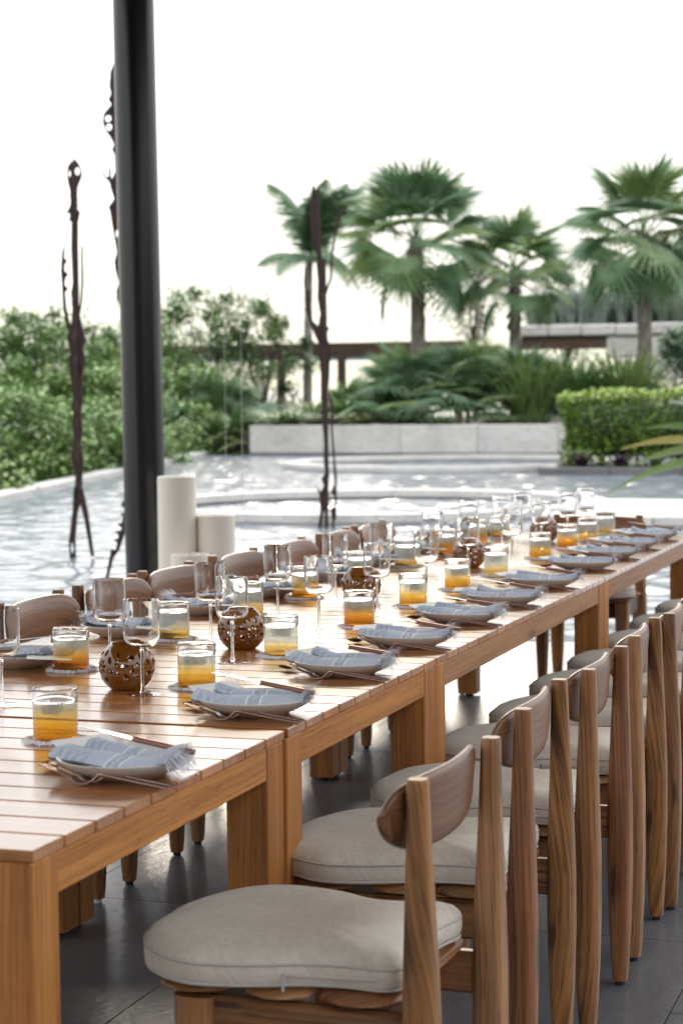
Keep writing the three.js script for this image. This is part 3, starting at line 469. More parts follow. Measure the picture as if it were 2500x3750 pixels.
// yellowing fronds that reach in from the right edge
{
  const k = thing('yellowing_palm', 'palm fronds, partly yellow, reaching in at the right edge before the hedge', 'palm', [-1.3, -0.1, -20.3]), r = rng(92);
  part('trunk', tube([[0, 0, 0], [0, 0.35, 0], [0, 0.7, 0]], 0.09, 8, 4, 0.06), MT.bark, k);
  const mats = [MT.frondPale[2], MT.frondPale[0], phys({ color: rgb(0.30, 0.26, 0.06), roughness: 0.5, transmission: 0.3, thickness: 0, side: THREE.DoubleSide }), std({ color: rgb(0.36, 0.38, 0.33), roughness: 0.6, side: THREE.DoubleSide })];
  const A = [[-1.45, 0.62, 0.05], [-1.75, 0.30, -0.25], [-1.25, 1.05, 0.1], [-1.05, 1.35, -0.2], [-1.5, 0.82, 0.3], [-0.7, 1.2, 0.4], [0.9, 1.1, 0.2], [0.4, 1.4, -0.5], [1.2, 0.6, -0.3]];
  A.forEach(([x, y, z], i) => { const p = [], n = 10; for (let j = 0; j <= n; j++) { const t = j / n, c = V3(x * t * 1.0, 0.65 + (y - 0.65) * t + 0.35 * Math.sin(Math.PI * t) * 0.5, z * t), w = 0.085 * Math.sin(Math.PI * Math.min(1, 0.12 + t * 0.88)) + 0.003; p.push([V3(c.x, c.y + 0.01, c.z), w]); }
    const T = []; for (let j = 0; j < n; j++) { const [a, wa] = p[j], [b, wb] = p[j + 1], q = (v, w, s) => [v.x, v.y + s * w * 0.6, v.z + s * w * 0.7], o = (v) => [v.x, v.y - 0.015, v.z]; T.push([q(a, wa, 1), q(b, wb, 1), o(a)], [o(a), q(b, wb, 1), o(b)], [o(a), o(b), q(a, wa, -1)], [q(a, wa, -1), o(b), q(b, wb, -1)]); }
    part('frond', soup(T), mats[[0, 1, 1, 3, 2, 0, 1, 0, 1][i]], k); });
}
// ---------------------------------------------------------------- the tables
const TOP = 0.756, WID = 1.07;
function table(z0, n, pitch, label, seed, apronMat) {
  const L = n * pitch - 0.004, k = thing('dining_table', label, 'table', [0, 0, z0], 0, null), r = rng(seed), legW = 0.087;
  const slats = []; for (let i = 0; i < 6; i++) slats.push(cbox(WID, 0.018, pitch - 0.0055, 0.0018, 'x', r() * 3, r() * 2));
  for (let i = 0; i < n; i++) part('slat', slats[Math.floor(r() * 6)], MT.top[Math.floor(r() * 4)], k).position.set(-WID / 2, TOP - 0.009, -(i + 0.5) * pitch);
  const hL = TOP - 0.0195, leg = [0, 1, 2, 3].map((i) => cbox(legW, hL - 0.012, legW, 0.003, 'y', r() * 3, r())), pad = new THREE.CylinderGeometry(0.02, 0.02, 0.014, 16);
  let q = 0; for (const x of [-legW / 2 - 0.002, -WID + legW / 2 + 0.002]) for (const z of [-legW / 2 - 0.003, -L + legW / 2 + 0.001]) { const l = part('leg', leg[q], MT.teakLeg[q % 2], k); l.position.set(x, 0.012 + (hL - 0.012) / 2, z); part('glide', pad, MT.padDark, l).position.y = -(hL - 0.012) / 2 - 0.005; q++; }
  const aL = L - 2 * legW - 0.004, ah = 0.064, side = [0, 1].map(() => cbox(0.03, ah, aL, 0.002, 'z', r() * 3, r())), end = cbox(WID - 2 * legW - 0.008, ah, 0.03, 0.002, 'x', r() * 3, r());
  part('apron', side[0], apronMat, k).position.set(-0.0195, hL - ah / 2, -L / 2 - 0.001); part('apron', side[1], apronMat, k).position.set(-WID + 0.0195, hL - ah / 2, -L / 2 - 0.001);
  part('apron', end, apronMat, k).position.set(-WID / 2, hL - ah / 2, -0.021); part('apron', end, apronMat, k).position.set(-WID / 2, hL - ah / 2, -L + 0.018);
  if (n > 12) part('crossbeam', cbox(WID - 0.09, 0.05, 0.06, 0.003, 'x', 1), MT.teakLeg[2], k).position.set(-WID / 2, hL - 0.03, -L / 2);
}
table(0, 10, 0.108, 'short slatted teak table nearest the camera, its corner at the left edge', 51, MT.teakLeg[0]);
table(-1.096, 10, 0.1085, 'short slatted teak table, second in the row from the camera', 52, MT.teakLeg[0]);
table(-2.183, 21, 0.1044, 'long slatted teak table in the middle of the row', 53, MT.teakApron[0]);
table(-4.378, 20, 0.1044, 'slatted teak table at the far end of the row', 54, MT.teakApron[1]);

// ---------------------------------------------------------------- the chairs (seat looks along -x)
const postSec = [[0.012, 0.017, 0.019], [0.05, 0.0205, 0.0235], [0.16, 0.026, 0.030], [0.28, 0.029, 0.034], [0.40, 0.029, 0.034], [0.50, 0.0265, 0.030], [0.62, 0.022, 0.024], [0.72, 0.0185, 0.0195], [0.797, 0.0168, 0.0175], [0.807, 0.0162, 0.0168], [0.81, 0.0148, 0.0152]];
const postGeo = (s) => { const r = rng(s); return loft(postSec.map(([y, a, b]) => sup(20, a, b, 3.4).map(([x, z]) => V3(x + 0.012 * Math.pow(Math.max(0, y - 0.45), 1.2), y, z))), { ou: r() * 5, ov: r() * 2 }); };
const legSec = [[0.012, 0.018, 0.018], [0.04, 0.021, 0.021], [0.2, 0.029, 0.028], [0.36, 0.036, 0.033], [0.431, 0.037, 0.033]];
const legGeo = (s) => { const r = rng(s); return loft(legSec.map(([y, a, b]) => sup(16, a, b, 3.2).map(([x, z]) => V3(x, y, z))), { ou: r() * 5, ov: r() * 2 }); };
const POST = [1, 2, 3, 4, 5, 6].map((i) => postGeo(200 + i)), FLEG = [1, 2, 3].map((i) => legGeo(220 + i));
const crestGeo = (s) => { const rr = rng(s), rings = []; for (let i = 0; i <= 26; i++) { const t = Math.sin((1 - i / 13) * Math.PI / 2), q = Math.abs(t), e1 = Math.pow(Math.max(0, 1 - Math.pow(q, 5)), 0.5), e2 = Math.pow(Math.max(0, 1 - Math.pow(q, 3.6)), 0.5), yt = 0.757 + 0.047 * e1, yb = 0.752 - 0.074 * e2, h = Math.max(0.003, (yt - yb) / 2), w = 0.0165 * Math.max(0.06, Math.pow(e1, 0.7)), cx = 0.247 - 0.036 * t * t, cy = (yt + yb) / 2; rings.push(sup(22, 1, 1, 2.5).map(([a, b]) => V3(cx + a * w + 0.010 * (b > 0 ? b : 0), cy + b * h, t * 0.243))); } return loft(rings, { ou: rr() * 4, ov: rr() }); };
const CREST = [1, 2, 3].map((i) => crestGeo(240 + i));
const boardGeo = (w, s) => { const r = rng(s), rings = []; for (let i = 0; i <= 16; i++) { const t = 1 - i / 8, e = Math.pow(Math.max(0, 1 - Math.pow(Math.abs(t), 6)), 0.5); rings.push(sup(16, w / 2 * Math.max(0.15, 0.6 + 0.4 * e) * (e > 0.02 ? 1 : 0.4), 0.0155 * Math.max(0.1, e), 2.6).map(([x, y]) => V3(x, y, t * 0.225))); } return loft(rings, { ou: r() * 4, ov: r() }); };
const BOARD = [1, 2, 3].map((i) => boardGeo(0.145, 260 + i));
const railS = [0, 1].map((i) => cbox(0.37, 0.076, 0.026, 0.006, 'x', i + 0.3, i)), railF = cbox(0.026, 0.06, 0.345, 0.006, 'z', 1);
function cushionGeo(seed) {
  const r = rng(seed), ctl = [[-0.283, 0], [-0.272, 0.10], [-0.225, 0.185], [-0.135, 0.240], [-0.03, 0.226], [0.06, 0.194], [0.13, 0.184], [0.19, 0.188], [0.222, 0.168], [0.210, 0.10], [0.200, 0]];
  const pts = ctl.concat(ctl.slice(1, -1).reverse().map(([x, z]) => [x, -z])).map(([x, z]) => V3(x, 0, z)), cv = new THREE.CatmullRomCurve3(pts, true, 'catmullrom', 0.5), N = 96, o = cv.getPoints(N).slice(0, N);
  const ph = r() * 6, ring = (s, y, wob = 0) => o.map((p, i) => V3(p.x * s - 0.03 * (1 - s), y + wob * (Math.sin(i * 0.26 + ph) + 0.6 * Math.sin(i * 0.71 + ph * 2)), p.z * s)).reverse();
  const R = [ring(0.90, 0.437), ring(0.965, 0.439), ring(0.992, 0.445), ring(1.003, 0.455, 0.0015), ring(1.003, 0.466, 0.0015), ring(0.995, 0.4795, 0.0022), ring(0.985, 0.4825, 0.0022), ring(0.955, 0.4915, 0.0015), ring(0.88, 0.4995, 0.0012), ring(0.74, 0.505, 0.001), ring(0.55, 0.507, 0.001), ring(0.32, 0.506), ring(0.1, 0.506)];
  for (const q of R) q.forEach((p) => { p.y += 0.004 * Math.exp(-((p.x - 0.2) ** 2) / 0.004) ; });
  const g = loft(R), P = g.attributes.position, uv = g.attributes.uv; for (let i = 0; i < P.count; i++) uv.setXY(i, P.getX(i) + P.getY(i) * 0.7, P.getZ(i) + P.getY(i) * 0.3);
  const pipe = (s, y) => { const c = new THREE.CatmullRomCurve3(ring(s, y).filter((_, i) => i % 2 === 0), true); return new THREE.TubeGeometry(c, 120, 0.0024, 5, true); };
  return [g, pipe(0.999, 0.4785), pipe(0.992, 0.4445)];
}
const CUSH = [1, 2, 3].map((i) => cushionGeo(280 + i));
const zipGeo = mergeGeometries([cbox(0.006, 0.024, 0.003, 0.001, 'y'), cbox(0.009, 0.008, 0.005, 0.001, 'y').translate(0, 0.012, 0)]), seamGeo = cbox(0.16, 0.004, 0.003, 0.001, 'x');
const footGeo = new THREE.CylinderGeometry(0.012, 0.012, 0.013, 14).translate(0, 0.006, 0);
function chair(seed, label, pos, turn, group) {
  const k = thing('dining_chair', label, 'chair', pos, turn, group), r = rng(seed), pick = (a) => a[Math.floor(r() * a.length)], pad = r() < 0.35 ? MT.padWhite : MT.padDark;
  const zip = seed % 3 !== 1;
  for (const s of [1, -1]) { const p = part('back_post', pick(POST), pick(MT.chair), k); p.position.set(0.265, 0, s * 0.2); p.rotation.y = Math.floor(r() * 2) * Math.PI; part('foot', footGeo, pad, p); const f = part('front_leg', pick(FLEG), pick(MT.chair), k); f.position.set(-0.125, 0.0, s * 0.188); f.scale.set(1, 1, 1); part('foot', footGeo, pad, f); }
  part('backrest', pick(CREST), pick(MT.crest), k);
  for (const [x, w] of [[-0.13, 0.9], [0.018, 0.84], [0.155, 0.98]]) { const b = part('seat_board', pick(BOARD), pick(MT.chair), k); b.position.set(x, 0.4435, 0); b.scale.set(w, 0.85, 1); }
  for (const s of [1, -1]) part('side_rail', pick(railS.slice()), pick([MT.chair[1], MT.chair[3], MT.dark]), k).position.set(0.075, 0.393, s * 0.19);
  part('cross_rail', railF, MT.dark, k).position.set(0.14, 0.380, 0); part('cross_rail', railF, MT.dark, k).position.set(-0.125, 0.385, 0);
  const cs = pick(CUSH), c = part('seat_cushion', cs[0], MT.cushion, k); c.position.set(0.006, 0.0165, 0); c.scale.x = 0.975; part('piping', cs[1], MT.piping, c); part('piping', cs[2], MT.piping, c);
  if (zip) { const q = part('zip_pull', zipGeo, MT.zip, c); q.position.set(0.035, 0.452, 0.224); q.rotation.y = -0.22; const s = part('zip_seam', seamGeo, MT.piping, c); s.position.set(0.11, 0.464, 0.2045); s.rotation.y = 0.12; }
  return k;
}
const RC = [-0.615, -1.325, -1.895, -2.5, -3.015, -3.57, -4.12, -4.7, -5.27, -5.85];
RC.forEach((z, i) => { const rr = rng(900 + i), k = chair(401 + i * 2, `wooden chair with beige cushion, ${i ? nth(i) + ' from the camera' : 'nearest the camera'}, on the terrace side of the tables`, [0.2 + 0.02 * (rr() - 0.5), 0, z], 0.09 * (rr() - 0.5), 'chairs along the terrace side'); });
const LC = [-1.7, -2.28, -2.86, -3.4, -3.9, -4.56, -5.15, -5.75, -6.25];
LC.forEach((z, i) => { const rr = rng(940 + i); chair(451 + i * 2, `wooden chair with beige cushion, ${i ? nth(i) + ' from the camera' : 'nearest the camera'}, on the pool side of the tables`, [-1.195 + 0.012 * (rr() - 0.5), 0, z], Math.PI + 0.09 * (rr() - 0.5), 'chairs along the pool side'); });
chair(499, 'wooden chair with beige cushion standing alone at the far head of the tables', [-0.53, 0, -6.72], Math.PI / 2);

// ---------------------------------------------------------------- tableware
// plate: shallow bowl; origin on the table under its centre
const plateGeo = lathe([[0, 0.0035], [0.050, 0.0035], [0.056, 0.0005], [0.064, 0.0005], [0.070, 0.006], [0.090, 0.014], [0.106, 0.0245], [0.1125, 0.0325], [0.1135, 0.0345], [0.1125, 0.0355], [0.1085, 0.0335], [0.1, 0.0265], [0.086, 0.0175], [0.066, 0.0115], [0.04, 0.0095], [0, 0.009]], 72);
plateGeo.scale(1.06, 1.0, 1.06);
{ const P = plateGeo.attributes.position, uv = plateGeo.attributes.uv; for (let i = 0; i < P.count; i++) uv.setXY(i, P.getX(i) * 2.2, P.getZ(i) * 2.2 + P.getY(i)); }
// napkin: soft folded band along x, fringe at +x; resting in the plate and over its rim
function napkinGeo(seed) {
  const r = rng(seed), p1 = r() * 6, p2 = r() * 6;
  const band = (zc, w, th, y0, x0, x1, sag, oz) => {
    const rings = []; for (let i = 0; i <= 36; i++) {
      const t = i / 36, x = x0 + (x1 - x0) * t, rim = Math.pow(Math.abs(2 * t - 1), 2.2), y = y0 - sag * (1 - rim) + 0.0025 * Math.sin(t * 9 + p1), zz = zc + oz * t + 0.004 * Math.sin(t * 6 + p2), wv = w * (1 - 0.18 * Math.pow(t, 3)) * (1 + 0.04 * Math.sin(t * 11 + p2));
      rings.push(sup(28, 1, 1, 2.7).map(([a, b]) => V3(x, y + b * th * (1 + 0.12 * Math.sin(a * 5 + t * 7 + p1)) - 0.006 * a * a * (b > 0 ? 1 : 0) , zz + a * wv / 2)));
    } return loft(rings);
  };
  const lo = band(0.014, 0.092, 0.0115, 0.0385, -0.121, 0.112, 0.0125, 0.004), up = band(-0.040, 0.060, 0.0085, 0.0475, -0.090, 0.102, 0.013, 0.024);
  for (const g of [lo, up]) { const P = g.attributes.position, uv = g.attributes.uv; for (let i = 0; i < P.count; i++) uv.setXY(i, (P.getX(i) + 0.117) / 0.226, (P.getZ(i) * 2.4 + P.getY(i) * 3.2)); }
  const T = [], fr = (x, y, z, dx, dy, dz, w) => { let q = [x, y, z]; const k1 = (r() - 0.5) * 0.008, k2 = (r() - 0.5) * 0.008, a = [x + dx * 0.5, y + dy * 0.5 + k1 + 0.003, z + dz * 0.5 + k2], b = [x + dx, y + dy, z + dz]; for (const [m, n] of [[q, a], [a, b]]) { T.push([[m[0], m[1], m[2] - w], [n[0], n[1], n[2] - w], [m[0], m[1] + w * 0.4, m[2] + w]], [[m[0], m[1] + w * 0.4, m[2] + w], [n[0], n[1], n[2] - w], [n[0], n[1] + w * 0.4, n[2] + w]]); } };
  for (let i = 0; i < 260; i++) { const z = 0.018 + (r() - 0.5) * 0.086, y = 0.040 + (r() - 0.5) * 0.024; fr(0.106, y, z, 0.014 + 0.024 * r(), -0.008 - 0.016 * r() + 0.028 * (r() < 0.4), (r() - 0.5) * 0.03, 0.0009); }
  for (let i = 0; i < 90; i++) fr(0.098, 0.05 + (r() - 0.5) * 0.012, -0.012 + (r() - 0.5) * 0.045, 0.014 + 0.014 * r(), -0.002 + 0.008 * (r() - 0.5), (r() - 0.5) * 0.02, 0.0006);
  return [lo, up, soup(T)];
}
const NAP = [1, 2, 3].map((i) => napkinGeo(510 + i));
function strip(path, widths, thick) { // flat bar swept along path [[x,y,z]], widths per point (across z)
  const rings = path.map(([x, y, z], i) => { const w = widths[i] / 2, h = thick / 2, c = Math.min(w, h) * 0.5; return [[-w, -h + c], [-w + c, -h], [w - c, -h], [w, -h + c], [w, h - c], [w - c, h], [-w + c, h], [-w, h - c]].map(([a, b]) => V3(x, y + b, z + a)); });
  return loft(rings);
}
const bladeGeo = strip([[-0.112, 0.0, 0.0], [-0.10, 0.001, -0.001], [-0.06, 0.0015, -0.001], [-0.02, 0.001, 0], [0.008, 0.0, 0]], [0.002, 0.010, 0.0155, 0.017, 0.013], 0.0014);
const knifeHandleGeo = strip([[0.006, 0, 0], [0.012, 0.001, 0], [0.02, 0, 0], [0.07, 0, 0], [0.128, 0, 0]], [0.010, 0.014, 0.0115, 0.0105, 0.012], 0.0095);
function forkGeo() {
  const g = [strip([[-0.055, 0.012, 0], [-0.048, 0.006, 0], [-0.040, 0.002, 0], [-0.028, 0.0025, 0], [-0.016, 0.009, 0], [-0.006, 0.0195, 0], [0.004, 0.0185, 0], [0.06, 0.0105, 0], [0.125, 0.003, 0]], [0.020, 0.022, 0.021, 0.011, 0.0075, 0.0065, 0.007, 0.0075, 0.009], 0.0042)];
  for (let i = 0; i < 4; i++) { const z = (i - 1.5) * 0.0055; g.push(strip([[-0.118, 0.031, z * 0.9], [-0.105, 0.0285, z], [-0.085, 0.0225, z], [-0.068, 0.016, z], [-0.054, 0.0118, z]], [0.0012, 0.0024, 0.0027, 0.003, 0.0032], 0.0018)); }
  return mergeGeometries(g);
}
const FORK = forkGeo();
function spoonGeo() {
  const N = 16, out = []; for (const [sgn, off] of [[1, 0], [-1, 0.0012]]) { const T = []; for (let i = 0; i < 8; i++) for (let j = 0; j < N * 2; j++) { const P = (a, b) => { const q = (a / 8), t = (b / (N * 2)) * 6.2832, x = Math.cos(t) * q * 0.027, z = Math.sin(t) * q * 0.0175 * (1 - 0.12 * Math.cos(t)); return [x - 0.075, 0.0105 - 0.0095 * (1 - q * q) + off * (1 - q * 0.6) + 0.002 * Math.cos(t) * q, z]; }; const a = P(i, j), b = P(i + 1, j), c = P(i + 1, j + 1), d = P(i, j + 1); if (sgn > 0) { T.push([a, b, c]); if (i) T.push([a, c, d]); } else { T.push([a, c, b]); if (i) T.push([a, d, c]); } } const s = soup(T); s.deleteAttribute('normal'); const m = mergeVertices(s, 1e-5); m.computeVertexNormals(); m.setAttribute('uv', new THREE.Float32BufferAttribute(new Float32Array(m.attributes.position.count * 2), 2)); out.push(m); }
  out.push(strip([[-0.050, 0.0115, 0], [-0.040, 0.0155, 0], [-0.030, 0.018, 0], [-0.01, 0.012, 0], [0.05, 0.006, 0], [0.115, 0.0035, 0]], [0.006, 0.0045, 0.005, 0.005, 0.006, 0.007], 0.003));
  return mergeGeometries(out.map((g) => g.index ? g.toNonIndexed() : g));
}
const SPOON = spoonGeo();
// coaster with a fringed edge
function coasterGeo(seed) {
  const r = rng(seed), rings = [], n = 48, wob = Array.from({ length: n }, (_, i) => 1 + 0.05 * Math.sin(i * 0.8 + seed) + 0.05 * (r() - 0.5));
  for (const [q, y] of [[0.98, 0.0005], [1, 0.002], [0.97, 0.0042], [0.8, 0.0046], [0.4, 0.0044], [0.1, 0.0044]]) rings.push(wob.map((w, i) => { const a = (i / n) * 6.2832; return V3(Math.cos(a) * 0.05 * q * w, y, Math.sin(a) * 0.05 * q * w); }));
  const T = []; for (let i = 0; i < 260; i++) { const a = r() * 6.2832, a2 = a + (r() - 0.5) * 0.5, R0 = 0.045, R1 = 0.054 + 0.013 * r(), y1 = 0.001 + 0.007 * r() * r(), w = 0.0009, c = [Math.cos(a) * R0, 0.004, Math.sin(a) * R0], m = [Math.cos((a + a2) / 2) * (R0 + R1) / 2, 0.005 + 0.004 * r(), Math.sin((a + a2) / 2) * (R0 + R1) / 2], e = [Math.cos(a2) * R1, y1, Math.sin(a2) * R1], s = [-Math.sin(a) * w, 0.0004, Math.cos(a) * w], pl = (p, q, k) => [p[0] + q[0] * k, p[1] + q[1] * k, p[2] + q[2] * k]; for (const [p, q] of [[c, m], [m, e]]) T.push([pl(p, s, 1), pl(p, s, -1), pl(q, s, 1)], [pl(q, s, 1), pl(p, s, -1), pl(q, s, -1)]); }
  return [loft(rings), soup(T)];
}
const COAST = [1, 2, 3].map((i) => coasterGeo(540 + i));
// tumbler: clear thick lip above, ombre amber glass and misted iced drink below
const dewBump = tex(512, 256, (u, v) => { const a = pn(u * 90, v * 40, 90, 40, 3), b = pn(u * 160, v * 70, 160, 70, 7); return Math.max(0, a - 0.62) * 1.6 + Math.max(0, b - 0.6); }, false, 1, 1);
function ombre(s, deep, level, amber) {
  return tex(256, 256, (u, v) => {
    const n = 0.10 * (fbm(u, v, 6, 3, s, 3) - 0.5) + 0.05 * (pn(u * 90, v * 60, 90, 60, s + 2) - 0.5), t = Math.min(1, Math.max(0, (v + n - level * 0.35) / (level * 0.75))), k = t * t * (3 - 2 * t);
    const low = lerp3(deep, amber, Math.min(1, v / (level * 0.6))), ice = 0.9 + 0.2 * (fbm(u, v, 7, 5, s + 9, 3) - 0.5); return lerp3(low, [0.86 * ice, 0.885 * ice, 0.85 * ice], k);
  }, true, 1, 1);
}
const amberSets = [[1, [0.74, 0.44, 0.04], 0.92, [0.97, 0.69, 0.12]], [2, [0.66, 0.42, 0.10], 0.62, [0.97, 0.76, 0.30]], [3, [0.60, 0.42, 0.10], 0.5, [0.96, 0.80, 0.42]], [4, [0.58, 0.27, 0.02], 0.85, [0.98, 0.65, 0.12]], [5, [0.64, 0.40, 0.05], 0.78, [0.97, 0.73, 0.22]]];
const drinkMats = amberSets.map(([s, d, l, a]) => phys({ map: ombre(s, d, l, a), roughness: 0.5, transmission: 0.93, thickness: 0, ior: 1.33, bumpMap: dewBump, bumpScale: 0.0012, side: THREE.DoubleSide }));
const iceMat = phys({ color: rgb(0.93, 0.95, 0.95), roughness: 0.45, transmission: 0.9, thickness: 0, side: THREE.DoubleSide });
const baseMats = amberSets.map(([, d]) => phys({ color: rgb(d[0] * 1.1, d[1], d[2]), roughness: 0.12, transmission: 0.8, thickness: 0, side: THREE.DoubleSide }));
const TR = 0.0435, TH = 0.098;
const drinkGeo = new THREE.CylinderGeometry(TR - 0.0008, TR - 0.0012, 0.066, 48, 4, true).translate(0, 0.037, 0);
const surfGeo = lathe([[0.002, 0.0705], [0.03, 0.0703], [0.0405, 0.0712], [TR - 0.0012, 0.072]], 48);
const baseGeo = lathe([[0.001, 0.001], [TR - 0.006, 0.0008], [TR - 0.0015, 0.003], [TR - 0.0008, 0.0045], [0.036, 0.0062], [0.001, 0.0066]], 48);
const wallGeo = lathe([[TR - 0.0002, 0.002], [TR + 0.0004, 0.03], [TR + 0.0002, 0.095]], 48);
const lipGeo = lathe([[TR - 0.0042, 0.073], [TR - 0.0002, 0.0722], [TR + 0.0005, 0.078], [TR + 0.0007, 0.0935], [TR - 0.0005, 0.0975], [TR - 0.002, 0.0985], [TR - 0.0036, 0.0973], [TR - 0.0042, 0.093], [TR - 0.0042, 0.073]], 48);
const iceGeo = (() => { const r = rng(7), g = []; for (let i = 0; i < 4; i++) g.push(cbox(0.024, 0.022, 0.024, 0.004).rotateX(r() * 3).rotateY(r() * 3).translate((r() - 0.5) * 0.034, 0.058 + 0.004 * r(), (r() - 0.5) * 0.034)); return mergeGeometries(g); })();
// wine glass: straight bowl on a thin stem, one closed profile per piece
const wineBowl = lathe([[0.0035, 0.1045], [0.012, 0.1052], [0.028, 0.1085], [0.0365, 0.1155], [0.0395, 0.124], [0.0402, 0.14], [0.0405, 0.18], [0.0404, 0.2090], [0.0400, 0.2096], [0.0394, 0.2090], [0.0394, 0.18], [0.0391, 0.14], [0.0384, 0.125], [0.0354, 0.1168], [0.0272, 0.1102], [0.012, 0.1072], [0.0002, 0.1066]], 56);
const wineStem = lathe([[0.0001, 0.0046], [0.0075, 0.0046], [0.0052, 0.0105], [0.0041, 0.018], [0.0038, 0.05], [0.0038, 0.09], [0.0044, 0.099], [0.0062, 0.1035], [0.0115, 0.1050], [0.0001, 0.1054]], 24);
const wineFoot = lathe([[0.0001, 0.0006], [0.0385, 0.0006], [0.0405, 0.0012], [0.0408, 0.0019], [0.0385, 0.0027], [0.02, 0.0036], [0.0078, 0.0046], [0.0001, 0.0046]], 56);

const SIDE = { R: 'terrace-side', L: 'pool-side' };
const protos = {};
function placed(key, make, pos, turn, label, cat, group) {
  if (!protos[key]) { const k = make(); k.position.set(...pos); k.rotation.y = turn; tag(k, label, cat, group); k.userData.base = k.name.replace(/_\d+$/, ''); protos[key] = k; return k; }
  return copyOf(protos[key], pos, turn, label);
}
const simple = (name, geo, mat) => () => { const m = new THREE.Mesh(geo, mat); m.name = numbered(name); m.castShadow = m.receiveShadow = true; scene.add(m); return m; };
const where = (i, s) => `at the ${i ? nth(i) + ' ' : 'nearest '}${SIDE[s]} place${i ? ' from the camera' : ''}`;
function rot(p, a) { return [p[0] * Math.cos(a) + p[1] * Math.sin(a), -p[0] * Math.sin(a) + p[1] * Math.cos(a)]; }
function setting(i, s, x, z, turn, seed) {
  const r = rng(seed), g = (n) => `${n} along the ${SIDE[s]} edge`, y = TOP, w = where(i, s), a = turn + 0.16 * (r() - 0.5);
  const P = (dx, dy, dz) => { const [qx, qz] = rot([dx, dz], turn); return [x + qx, y + dy, z + qz]; };
  placed('plate', simple('plate', plateGeo, MT.plate), [x, y, z], a, `off-white shallow bowl plate ${w}`, 'plate', g('plates'));
  const v = Math.floor(r() * 3);
  placed('napkin' + v, () => { const k = thing('napkin', '', 'napkin'); part('folded_layer', NAP[v][0], MT.napkin, k); part('upper_fold', NAP[v][1], MT.napkin, k); part('fringe', NAP[v][2], MT.fringe, k); return k; }, [x, y, z], a + 0.16 * (r() - 0.5), `pale blue fringed napkin folded on the plate ${w}`, 'napkin', g('napkins'));
  const kn = placed('knife', () => { const k = thing('table_knife', '', 'knife'); part('blade', bladeGeo, MT.steel, k); part('handle', knifeHandleGeo, MT.knifeHandle, k); return k; }, P(0.006 + 0.014 * (r() - 0.5), 0.0625, -0.014 + 0.008 * (r() - 0.5)), turn - 0.05 + 0.26 * (r() - 0.5), `knife with copper-brown handle lying on the napkin ${w}`, 'knife', g('knives'));
  kn.rotation.set(0, kn.rotation.y, -0.12, 'YXZ');
  placed('fork', simple('fork', FORK, MT.copper), P(0.004, 0.0015, 0.104 + 0.006 * r()), turn - 0.03 + 0.12 * (r() - 0.5), `front one of two forks ${w}`, 'fork', g('forks'));
  placed('fork', null, P(0.012, 0.0015, 0.086 + 0.004 * r()), turn - 0.04 + 0.04 * (r() - 0.5), `plate-side one of two forks ${w}`);
  placed('spoon', simple('spoon', SPOON, MT.copper), P(-0.075, 0.0015, -0.048 + 0.006 * r()), turn + 0.26 + 0.1 * (r() - 0.5), `copper-toned spoon half under the plate ${w}`, 'spoon', g('spoons'));
  const cd = placed('card', simple('menu_card', cbox(0.105, 0.0009, 0.085, 0.0002), MT.card), P(-0.135 + 0.008 * r(), 0.036, -0.098), turn + 0.42 + 0.5 * (r() - 0.5), `blank white card tucked under the napkin ${w}`, 'card', g('cards'));
  cd.rotation.set(0.03, cd.rotation.y, 0.06, 'YXZ');
}
function drink(i, s, x, z, v, seed) {
  const r = rng(seed), g = (n) => `${n} along the ${SIDE[s]} edge`, w = where(i, s), cv = Math.floor(r() * 3);
  placed('coaster' + cv, () => { const k = thing('coaster', '', 'coaster'); part('pad', COAST[cv][0], MT.coaster, k); part('fringe', COAST[cv][1], MT.fringe, k); return k; }, [x + 0.006 * (r() - 0.5), TOP, z], r() * 6.28, `round white fringed coaster under the tumbler ${w}`, 'coaster', g('coasters'));
  placed('tumbler' + v, () => { const k = thing('tumbler', '', 'glass'); part('drink', drinkGeo, drinkMats[v], k); part('drink_surface', surfGeo, iceMat, k); part('base', baseGeo, baseMats[v], k); part('ice', iceGeo, iceMat, k); part('lip', lipGeo, MT.glass, k); return k; }, [x, TOP + 0.0048, z], r() * 6.28, `misted tumbler with ${['golden', 'pale gold', 'faintly amber', 'deep amber', 'light amber'][v]} drink ${w}`, 'glass', g('tumblers'));
}
function wine(i, s, x, z) {
  placed('wine', () => { const k = thing('wine_glass', '', 'glass'); part('bowl', wineBowl, MT.glass, k); part('stem', wineStem, MT.glass, k); part('foot', wineFoot, MT.pane, k); return k; }, [x, TOP, z], 0, `empty straight-sided wine glass on a thin stem ${where(i, s)}`, 'glass', `wine glasses along the ${SIDE[s]} edge`);
}
[-0.575, -1.265, -1.857, -2.385, -2.935, -3.43, -3.985, -4.66, -5.15, -5.63, -6.12].forEach((z, i) => setting(i, 'R', -0.13 + (i === 0 ? 0.02 : 0), z, 0, 600 + i));
const RV = [0, 4, 2, 3, 4, 4, 2, 4, 3, 1, 2];
[-0.853, -1.56, -2.114, -2.755, -3.294, -3.818, -4.347, -5.06, -5.57, -6.0, -6.4].forEach((z, i) => drink(i, 'R', -0.382, z, RV[i], 630 + i));
[-1.44, -1.981, -2.613, -3.109, -3.641, -4.314, -4.871, -5.50, -6.0, -6.38].forEach((z, i) => wine(i + 1, 'R', [-0.461, -0.46, -0.452, -0.439, -0.438, -0.475, -0.448, -0.475, -0.472, -0.468][i], z));
[-1.80, -2.42, -2.98, -3.50, -4.06, -4.63, -5.15, -5.72, -6.25].forEach((z, i) => setting(i, 'L', -0.945, z, Math.PI, 660 + i));
const LV = [3, 2, 1, 0, 2, 2, 3, 0, 1, 3];
